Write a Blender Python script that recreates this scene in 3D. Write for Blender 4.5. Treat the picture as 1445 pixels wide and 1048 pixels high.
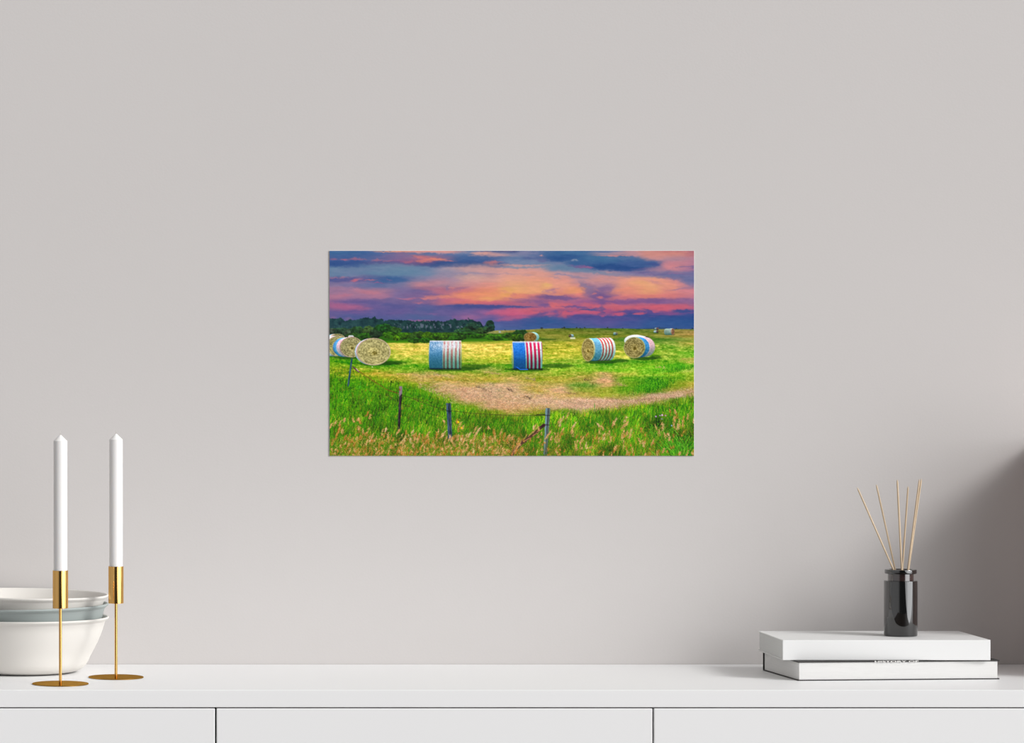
import bpy, bmesh, math
import numpy as np
from mathutils import Vector, Matrix

for _o in list(bpy.data.objects):
    bpy.data.objects.remove(_o)
SC = bpy.context.scene
COL = SC.collection

# ---------------------------------------------------------------- camera, world, sun, exposure
TOP = 0.75                                   # height of the sideboard top above the floor
cam_d = bpy.data.cameras.new('camera')
cam = bpy.data.objects.new('camera', cam_d); COL.objects.link(cam)
cam.location = (-0.7255, -5.43, TOP + 0.4685)
cam.rotation_euler = (math.pi / 2, 0, 0)
cam_d.sensor_width = 36.0
cam_d.lens = 4660 / 1445 * 36.0
cam_d.shift_x = (722.5 - 100) / 1445         # view lens shifted to the right, as in the photograph
cam_d.shift_y = (535 - 524) / 1445
cam_d.clip_end = 60
SC.camera = cam

SC.view_settings.view_transform = 'Standard'
SC.view_settings.look = 'None'
SC.view_settings.gamma = 1.0
SC.view_settings.use_curve_mapping = False
SC.view_settings.exposure = 0.035
SC.cycles.use_denoising = True
SC.cycles.max_bounces = 8
SC.cycles.caustics_reflective = False
SC.cycles.caustics_refractive = False

for nm_, dir_, en_, ang_, col_ in (('low_sun', (-1.5, 1.0, -1.1), 1.65, 17, (1.0, .99, .975)),
                                   ('soft_window_daylight', (-1.30, 1.25, -.50), 1.45, 56, (.985, .99, 1.0))):
    ld = bpy.data.lights.new(nm_, 'SUN'); ld.energy = en_; ld.angle = math.radians(ang_); ld.color = col_
    lo = bpy.data.objects.new(nm_, ld); COL.objects.link(lo); lo.location = (3, -2, 3)
    lo.rotation_euler = Vector(dir_).normalized().to_track_quat('-Z', 'Y').to_euler()

world = bpy.data.worlds.new('room_surroundings'); SC.world = world
world.use_nodes = True
nt = world.node_tree; nt.nodes.clear()
def wn(t, **k):
    n = nt.nodes.new(t)
    for a, b in k.items(): setattr(n, a, b)
    return n
tc = wn('ShaderNodeTexCoord'); sx = wn('ShaderNodeSeparateXYZ')
nt.links.new(tc.outputs['Generated'], sx.inputs[0])
neg = wn('ShaderNodeMath', operation='MULTIPLY'); neg.inputs[1].default_value = -1
nt.links.new(sx.outputs['Y'], neg.inputs[0])
az = wn('ShaderNodeMath', operation='ARCTAN2')         # 0 = behind the camera, + = to the right
nt.links.new(sx.outputs['X'], az.inputs[0]); nt.links.new(neg.outputs[0], az.inputs[1])
fr = wn('ShaderNodeMapRange'); fr.inputs['From Min'].default_value = -math.pi; fr.inputs['From Max'].default_value = math.pi
nt.links.new(az.outputs[0], fr.inputs['Value'])
rp = wn('ShaderNodeValToRGB'); cr = rp.color_ramp
def deg(a): return (a + 180) / 360
STOPS = [(-180, .26), (-130, .30), (-105, .46), (-66, .58), (-30, .54), (-18, .05), (18, .03), (28, .10), (36, 1.6), (90, 1.8), (100, .14), (130, .14), (180, .26)]
cr.elements[0].position = 0; cr.elements[1].position = 1
for k, (a, v) in enumerate(STOPS):
    e = cr.elements[0] if k == 0 else (cr.elements[-1] if k == len(STOPS) - 1 else cr.elements.new(deg(a)))
    e.color = (v * .99, v * .99, v * 1.0, 1)
nt.links.new(fr.outputs[0], rp.inputs[0])
up = wn('ShaderNodeValToRGB'); ur = up.color_ramp      # ceiling and floor are dimmer and even
ur.elements[0].position = .0; ur.elements[0].color = (1, 1, 1, 1)
ur.elements[1].position = 1; ur.elements[1].color = (0, 0, 0, 1)
zz = wn('ShaderNodeMath', operation='ABSOLUTE'); nt.links.new(sx.outputs['Z'], zz.inputs[0])
z2 = wn('ShaderNodeMapRange'); z2.inputs['From Min'].default_value = .5; z2.inputs['From Max'].default_value = .9
nt.links.new(zz.outputs[0], z2.inputs['Value'])
mx = wn('ShaderNodeMix', data_type='RGBA')
nt.links.new(z2.outputs[0], mx.inputs[0]); nt.links.new(rp.outputs[0], mx.inputs[6]); mx.inputs[7].default_value = (.30, .30, .305, 1)
bg = wn('ShaderNodeBackground'); bg.inputs['Strength'].default_value = 1.0
nt.links.new(mx.outputs[2], bg.inputs[0])
wo = wn('ShaderNodeOutputWorld'); nt.links.new(bg.outputs[0], wo.inputs[0])

# ---------------------------------------------------------------- helpers
def lin(r, g=None, b=None):
    if g is None: r, g, b = r
    f = lambda c: (c / 255) / 12.92 if c / 255 <= .04045 else ((c / 255 + .055) / 1.055) ** 2.4
    return (f(r), f(g), f(b), 1)

def material(name, col, rough=.5, metal=0.0, spec=.5, bump=0.0, bscale=200.0, var=0.0, vscale=6.0, coat=0.0, sss=0.0, stretch=None, aniso=0.0):
    m = bpy.data.materials.new(name); m.use_nodes = True
    t = m.node_tree; p = t.nodes['Principled BSDF']
    p.inputs['Base Color'].default_value = col
    p.inputs['Roughness'].default_value = rough
    p.inputs['Metallic'].default_value = metal
    p.inputs['Specular IOR Level'].default_value = spec
    p.inputs['Coat Weight'].default_value = coat
    p.inputs['Coat Roughness'].default_value = .03
    if sss:
        p.inputs['Subsurface Weight'].default_value = sss
        p.inputs['Subsurface Radius'].default_value = (1, .8, .6)
        p.inputs['Subsurface Scale'].default_value = .006
    c = t.nodes.new('ShaderNodeTexCoord'); mp = t.nodes.new('ShaderNodeMapping')
    t.links.new(c.outputs['Object'], mp.inputs[0])
    if stretch: mp.inputs['Scale'].default_value = stretch
    if bump:
        n = t.nodes.new('ShaderNodeTexNoise'); n.inputs['Scale'].default_value = bscale; n.inputs['Detail'].default_value = 3
        b = t.nodes.new('ShaderNodeBump'); b.inputs['Strength'].default_value = bump; b.inputs['Distance'].default_value = .001
        t.links.new(mp.outputs[0], n.inputs['Vector']); t.links.new(n.outputs[0], b.inputs['Height']); t.links.new(b.outputs[0], p.inputs['Normal'])
    n = t.nodes.new('ShaderNodeTexNoise'); n.inputs['Scale'].default_value = vscale; n.inputs['Detail'].default_value = 4
    r = t.nodes.new('ShaderNodeValToRGB')
    r.color_ramp.elements[0].position = .3; r.color_ramp.elements[1].position = .7
    r.color_ramp.elements[0].color = tuple(x * (1 - var) for x in col[:3]) + (1,)
    r.color_ramp.elements[1].color = tuple(min(1, x * (1 + var)) for x in col[:3]) + (1,)
    t.links.new(mp.outputs[0], n.inputs['Vector']); t.links.new(n.outputs[0], r.inputs[0]); t.links.new(r.outputs[0], p.inputs['Base Color'])
    return m

def link(name, bm, mat, parent=None, smooth=False, auto=None):
    me = bpy.data.meshes.new(name); bmesh.ops.recalc_face_normals(bm, faces=bm.faces)
    bm.to_mesh(me); bm.free()
    if mat: me.materials.append(mat)
    if smooth:
        for p in me.polygons: p.use_smooth = True
    o = bpy.data.objects.new(name, me); COL.objects.link(o)
    if auto is not None:
        try: me.set_sharp_from_angle(angle=math.radians(auto))
        except Exception: pass
    if parent: o.parent = parent
    return o

def box(bm, x0, x1, y0, y1, z0, z1, bev=0.0, seg=2):
    m = Matrix.Translation(((x0 + x1) / 2, (y0 + y1) / 2, (z0 + z1) / 2)) @ Matrix.Diagonal((x1 - x0, y1 - y0, z1 - z0, 1))
    g = bmesh.ops.create_cube(bm, size=1, matrix=m)
    if bev:
        es = list({e for v in g['verts'] for e in v.link_edges})
        bmesh.ops.bevel(bm, geom=es, offset=bev, segments=seg, profile=.5, affect='EDGES')

def lathe(bm, prof, n=96, x=0, y=0, z=0):
    rings = []
    for (r, h) in prof:
        if r < 1e-6: rings.append([bm.verts.new((x, y, z + h))])
        else: rings.append([bm.verts.new((x + r * math.cos(2 * math.pi * k / n), y + r * math.sin(2 * math.pi * k / n), z + h)) for k in range(n)])
    for a, b in zip(rings[:-1], rings[1:]):
        for k in range(n):
            q = (k + 1) % n
            if len(a) == 1 and len(b) == 1: continue
            if len(a) == 1: bm.faces.new((a[0], b[q], b[k]))
            elif len(b) == 1: bm.faces.new((a[k], a[q], b[0]))
            else: bm.faces.new((a[k], a[q], b[q], b[k]))

def tag(o, label, cat, group=None, kind=None):
    o['label'] = label; o['category'] = cat
    if group: o['group'] = group
    if kind: o['kind'] = kind
    return o

def thing(name, label, cat, loc=(0, 0, 0), rz=0, group=None):
    o = bpy.data.objects.new(name, None); COL.objects.link(o)
    o.empty_display_size = .05; o.location = loc; o.rotation_euler = (0, 0, rz)
    return tag(o, label, cat, group)

def copy_tree(o, parent=None):
    c = o.copy(); COL.objects.link(c)
    if parent: c.parent = parent
    for ch in o.children: copy_tree(ch, c)
    return c

# ---------------------------------------------------------------- materials
M_wall = material('warm_grey_plaster', lin(200, 196, 194), .9, spec=.15, bump=.12, bscale=260, var=.006, vscale=2.2)
M_floor = material('dark_walnut_floor', lin(72, 58, 50), .5, spec=.3, var=.12, vscale=3, stretch=(1, 14, 1))
M_lacquer = material('white_satin_lacquer', lin(239, 239, 239), .42, spec=.35, var=.004, vscale=3)
def gold(name, col, rough):
    m = bpy.data.materials.new(name); m.use_nodes = True
    t = m.node_tree; t.nodes.clear()
    g = t.nodes.new('ShaderNodeBsdfGlossy'); g.inputs['Roughness'].default_value = rough
    c = t.nodes.new('ShaderNodeTexCoord'); mp = t.nodes.new('ShaderNodeMapping'); mp.inputs['Scale'].default_value = (1, 1, .06)
    n = t.nodes.new('ShaderNodeTexNoise'); n.inputs['Scale'].default_value = 90
    r = t.nodes.new('ShaderNodeValToRGB')
    r.color_ramp.elements[0].color = tuple(x * .94 for x in col[:3]) + (1,); r.color_ramp.elements[1].color = tuple(min(1, x * 1.05) for x in col[:3]) + (1,)
    t.links.new(c.outputs['Object'], mp.inputs[0]); t.links.new(mp.outputs[0], n.inputs['Vector']); t.links.new(n.outputs[0], r.inputs[0]); t.links.new(r.outputs[0], g.inputs['Color'])
    o_ = t.nodes.new('ShaderNodeOutputMaterial'); t.links.new(g.outputs[0], o_.inputs[0])
    return m
M_gap = material('dark_carcass_edge', lin(60, 58, 54), .8, spec=.1)
M_gold = gold('brushed_brass', lin(224, 176, 104), .15)
M_gold_plate = gold('polished_brass_plate', lin(172, 130, 62), .18)
M_wax = material('white_candle_wax', lin(237, 235, 233), .38, spec=.45, sss=.12, var=.004)
M_wick = material('pale_cotton_wick', lin(200, 196, 190), .9)
M_bowl = material('off_white_stoneware', lin(220, 216, 210), .55, spec=.3, bump=.05, bscale=400, var=.01, vscale=14)
M_bowl_g = material('grey_green_stoneware', lin(160, 168, 166), .55, spec=.3, bump=.05, bscale=400, var=.015, vscale=14)
M_bookw = material('white_book_cloth', lin(225, 225, 224), .6, spec=.25, bump=.05, bscale=900, var=.006, vscale=9)
M_bookb = material('black_book_board', lin(46, 44, 43), .55, spec=.3, var=.08, vscale=30)
M_pages = material('stacked_page_edges', lin(221, 220, 218), .85, spec=.1, bump=.5, bscale=40, var=.02, vscale=10, stretch=(1, 1, 60))
M_pages2 = material('grey_page_edges', lin(206, 206, 204), .85, spec=.1, bump=.5, bscale=40, var=.02, vscale=10, stretch=(1, 1, 60))
M_ink = material('off_white_lettering', lin(226, 224, 220), .6)
M_glass = material('black_glossy_glass', lin(12, 12, 12), .06, spec=1.0, coat=.6, var=.02)
M_neck = material('smoky_brown_glass', lin(52, 36, 34), .08, spec=1.0, coat=.8, var=.03)
M_reed = material('natural_rattan', lin(204, 182, 154), .75, spec=.2, bump=.3, bscale=120, var=.14, vscale=120, stretch=(1, 1, .12))
M_caster = material('blush_shadow_caster', lin(224, 202, 196), .9, spec=.1, bump=.3, bscale=500, var=.05, vscale=40)  # for the added unseen box; blush so its bounce warms the shadow

# ---------------------------------------------------------------- the setting
bm = bmesh.new(); box(bm, -3.2, 3.2, 0, .12, 0, 2.7)
o = link('wall_back', bm, M_wall); tag(o, 'plain warm grey plaster wall behind the sideboard', 'wall', kind='structure')
bm = bmesh.new(); box(bm, -3.2, 3.2, -6.2, 0.12, -.1, 0)
o = link('floor', bm, M_floor); tag(o, 'dark wooden floor under the sideboard', 'floor', kind='structure')

# ---------------------------------------------------------------- sideboard: top, body, push-open drawers
sb = thing('sideboard', 'long white handleless sideboard along the grey wall', 'sideboard', (.1525, -.2255, 0))
SBX, SBY = .1525, -.2255
XL, XR, DW = -1.1667, 1.4722, .6597
bm = bmesh.new(); box(bm, XL - SBX, XR - SBX, -.45 - SBY, -.001 - SBY, TOP - .026, TOP, .0007, 3)
link('tabletop', bm, M_lacquer, sb)
bm = bmesh.new()
box(bm, XL + .004 - SBX, XR - .004 - SBX, -.426 - SBY, -.004 - SBY, .07, TOP - .0262)
link('body', bm, M_gap, sb)
for (a, b) in ((XL, XL + .018), (XR - .018, XR)):
    bm = bmesh.new(); box(bm, a - .001 - SBX, b + .001 - SBX, -.4255 - SBY, -.002 - SBY, .0699, TOP - .0264, .0006)
    link('side_panel', bm, M_lacquer, sb)
bm = bmesh.new(); box(bm, XL + .03 - SBX, XR - .03 - SBX, -.39 - SBY, -.02 - SBY, 0, .07)
link('plinth', bm, M_gap, sb)
for k in range(4):
    a = XL + k * DW; b = a + DW
    for (z0, z1) in ((TOP - .0277 - .33, TOP - .0277), (.075, TOP - .0277 - .33 - .0022)):
        bm = bmesh.new(); box(bm, a + .00125 - SBX, b - .00125 - SBX, -.45 - SBY, -.4262 - SBY, z0, z1, .0012, 3)
        link('drawer', bm, M_lacquer, sb)

# ---------------------------------------------------------------- candlesticks and candles
def make_candlestick(label):
    t = thing('candlestick', label, 'candlestick', group='slim brass candlesticks on the sideboard')
    bm = bmesh.new(); lathe(bm, [(0, 0), (.0428, 0), (.0434, .0004), (.0434, .0011), (.0430, .0015), (.0025, .0016), (0, .0016)], 128)
    link('base_plate', bm, M_gold_plate, t, True, 30)
    bm = bmesh.new(); lathe(bm, [(0, .0014), (.0023, .0014), (.0023, .1172), (0, .1172)], 32)
    link('stem', bm, M_gold, t, True, 30)
    bm = bmesh.new(); lathe(bm, [(0, .1166), (.0113, .1166), (.0118, .1170), (.0118, .1743), (.0116, .1747), (.0111, .1747), (.0109, .1743), (.0109, .119), (0, .119)], 96)
    link('socket', bm, M_gold, t, True, 30)
    return t
def make_candle(label):
    bm = bmesh.new(); lathe(bm, [(0, 0), (.0103, 0), (.0106, .0004), (.0106, .2540), (.0104, .2547), (.0012, .2636), (0, .2640)], 96)
    c = link('candle', bm, M_wax, None, True, 25)
    tag(c, label, 'candle', 'white taper candles in brass candlesticks')
    bm = bmesh.new(); lathe(bm, [(0, .2630), (.0005, .2630), (.0004, .2688), (0, .2692)], 12)
    link('wick', bm, M_wick, c, True)
    return c
cs = make_candlestick('brass candlestick nearer the sideboard edge, standing in front of the bowls')
cn = make_candle('white unlit candle in the candlestick in front of the bowls')
cs2 = copy_tree(cs); cs2['label'] = 'brass candlestick standing further back, just right of the stacked bowls'
cn2 = copy_tree(cn); cn2['label'] = 'white unlit candle in the candlestick just right of the bowls'
for t, c, (x, y) in ((cs, cn, (-.7416, -.353)), (cs2, cn2, (-.6546, -.241))):
    t.location = (x, y, TOP + .0001); c.location = (x, y, TOP + .1193)
cs.rotation_euler.z = .3

# ---------------------------------------------------------------- nested bowls
def bowl(label, zr, zb, cx, rr, tilt, mat):
    """zr = rim height, zb = foot height above the sideboard, rr = rim radius"""
    h = zr - zb; rw = rr - .006; zw = h - .0079
    r27 = rw - .43 * (zw - .027)
    outer = [(0, .0006), (r27 - .050, .0006), (r27 - .0475, 0), (r27 - .044, 0), (r27 - .034, .0006), (r27 - .024, .0022), (r27 - .0155, .0052), (r27 - .0088, .0105), (r27 - .0038, .018), (r27, .027)]
    outer += [(r27 + (rw - r27) * t + .0022 * math.sin(math.pi * t), .027 + (zw - .027) * t) for t in (.2, .4, .6, .8, 1)]
    lip = [(rr - .0042, h - .0060), (rr - .0018, h - .0042), (rr - .0004, h - .0026), (rr, h - .0013), (rr - .0006, h - .0003), (rr - .0018, h), (rr - .0034, h - .0004), (rr - .0048, h - .0022)]
    inner = [(r - .0033, max(z, .0) + .0006) for (r, z) in reversed(outer[9:-1])]
    inner += [(r27 - .0072, .019), (r27 - .0122, .0125), (r27 - .019, .0078), (r27 - .027, .0050), (r27 - .036, .0037), (0, .0034)]
    bm = bmesh.new(); lathe(bm, outer + lip + inner, 160)
    o = link('bowl', bm, mat, None, True, 60)
    o.location = (cx, -.1385, TOP + zb); o.rotation_euler = (0, tilt, 0)
    return tag(o, label, 'bowl', 'stacked stoneware bowls')
BX = -.7993
bowl('deep off-white stoneware bowl, lowest of the stack on the sideboard', .0894, .0001, BX, .1350, 0, M_bowl)
bowl('grey-green stoneware bowl nested between the two white bowls', .1085, .0046, BX + .0008, .1352, -.016, M_bowl_g)
bowl('off-white stoneware bowl, topmost of the nested stack', .1262, .0092, BX - .0012, .1335, .016, M_bowl)

# ---------------------------------------------------------------- books
LX, LY, LA = .4045, -.2985, math.radians(5.0)        # front left corner and turn of the lower book
BL, BD, LH = .3222, .1850, .0302
tb = thing('book', 'black-covered book lying below the white book, white page edges to the front', 'book', (LX, LY, TOP + .0001), LA, 'books stacked on the sideboard')
bm = bmesh.new()
box(bm, 0, BL, 0, BD, 0, .0015, .0003)
box(bm, 0, BL, 0, BD, LH - .0020, LH, .0004)
box(bm, 0, BL, BD - .0022, BD, .0012, LH - .0016, .0004)
link('cover', bm, M_bookb, tb)
bm = bmesh.new(); box(bm, .0022, BL - .0028, .0016, BD - .0021, .0014, LH - .0019, .0002)
link('page_block', bm, M_pages, tb)
fc_ = bpy.data.curves.new('title', 'FONT'); fc_.body = 'HISTORY OF'; fc_.size = .0036; fc_.extrude = .00008; fc_.offset = .00006
fc_.materials.append(M_ink)
tx = bpy.data.objects.new('title', fc_); COL.objects.link(tx); tx.parent = tb
bpy.context.view_layer.update()
me_ = bpy.data.meshes.new_from_object(tx.evaluated_get(bpy.context.evaluated_depsgraph_get()))
bpy.data.objects.remove(tx); tx = bpy.data.objects.new('title', me_); COL.objects.link(tx); tx.parent = tb
bpy.context.view_layer.update()
wd = max(tx.dimensions.x, .001)
tx.scale = (.0700 / wd, 1, 1); tx.rotation_euler = (math.pi / 2, 0, 0); tx.location = (.1215, -.0001, LH - .0025)
tx['label'] = 'white capital letters on the black cover edge'

UX, UY, UW, UD, UH = .3848, -.2790, .3242, .1850, .0317
tu = thing('book', 'white hardback lying on the black-covered book, under the diffuser', 'book', (UX, UY, TOP + LH + .0002), 0, 'books stacked on the sideboard')
bm = bmesh.new()
box(bm, 0, UW, .001, UD, 0, .0014, .0003)
box(bm, 0, UW, .001, UD, UH - .0014, UH, .0003)
box(bm, 0, UW, 0, .0030, 0, UH, .0009, 3)
link('cover', bm, M_bookw, tu)
bm = bmesh.new(); box(bm, .0018, UW - .0018, .0029, UD - .003, .0013, UH - .0013)
link('page_block', bm, M_pages2, tu)

# ---------------------------------------------------------------- reed diffuser
DX, DY, DZ = .5897, -.196, TOP + LH + UH + .0004
bt = thing('diffuser_bottle', 'glossy black glass diffuser bottle standing on the white book', 'bottle', (DX, DY, DZ))
bm = bmesh.new()
lathe(bm, [(0, .0006), (.0225, .0006), (.0235, 0), (.0248, 0), (.0257, .0006), (.0261, .0018), (.0261, .0862), (.0258, .0872), (.0250, .0877), (.0203, .0878), (.0190, .0878), (.0190, .010), (0, .010)], 96)
link('bottle_body', bm, M_glass, bt, True, 30)
bm = bmesh.new(); lathe(bm, [(.0190, .0870), (.0201, .0870), (.0201, .0990), (.0190, .0990), (.0190, .0870)], 96)
link('neck', bm, M_neck, bt, True, 30)
bm = bmesh.new(); lathe(bm, [(.0180, .0984), (.0240, .0984), (.0247, .0989), (.0249, .0996), (.0249, .1040), (.0246, .1048), (.0238, .1052), (.0188, .1052), (.0180, .1046), (.0180, .0984)], 96)
link('collar', bm, M_glass, bt, True, 30)
REEDS = [  # tip px, tip py, mouth px, mouth py in millimetre-true offsets from the bottle axis, depth at tip and mouth, radius
    (-.0716, .2350, -.0130, .1060, -.012, -.004, .00135, 'leftmost rattan reed, leaning far to the left out of the bottle'),
    (-.0360, .2389, -.0083, .1060, .010, .003, .00135, 'second rattan reed from the left, leaning gently left'),
    (-.0069, .2472, .0009, .1054, -.006, -.003, .00150, 'nearly upright rattan reed in the middle of the bunch'),
    (.0154, .2361, .0043, .1054, .014, .006, .00140, 'shorter rattan reed leaning slightly right, fourth from the left'),
    (.0272, .2482, .0100, .1060, -.010, -.006, .00135, 'rattan reed leaning right, just left of the rightmost one'),
    (.0338, .2482, .0140, .1060, .004, .0045, .00130, 'rightmost rattan reed, leaning right out of the bottle')]
for (tx_, tz, mx_, mz, ty, my, rr, lab) in REEDS:
    a = Vector((mx_, my, mz)); b = Vector((tx_, ty, tz)); d = (b - a).normalized()
    k = 0.07
    for kk in (.088, .08, .07, .06, .05, .04, .03):
        q = a - d * kk
        if math.hypot(q.x, q.y) < .0165 and q.z > .0105: k = kk; break
    s = a - d * k; L = (b - s).length
    bm = bmesh.new()
    prof = [(0, 0), (rr, 0)] + [(rr * (1 + .05 * math.sin(i * 2.1)), L * i / 12) for i in range(1, 12)] + [(rr * .96, L - .0045), (rr * .62, L - .0018), (rr * .3, L), (0, L)]
    lathe(bm, prof, 20)
    o = link('diffuser_reed', bm, M_reed, None, True, 40)
    o.location = Vector((DX, DY, DZ)) + s
    o.rotation_euler = d.to_track_quat('Z', 'Y').to_euler()
    tag(o, lab, 'reed', 'rattan reeds in the diffuser')

# ---------------------------------------------------------------- unseen box added past the right edge to cast the wall shadow
bs = thing('shadow_caster_box', 'unseen pale blush box added on the sideboard to shade the wall', 'box', (1.05, -.146, TOP + .0002))
bm = bmesh.new(); box(bm, -.18, .18, -.14, .14, 0, .318, .004, 3); link('caster_body', bm, M_caster, bs)
bm = bmesh.new(); box(bm, -.182, .182, -.142, .142, .3182, .374, .004, 3); link('caster_lid', bm, M_caster, bs)

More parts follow.
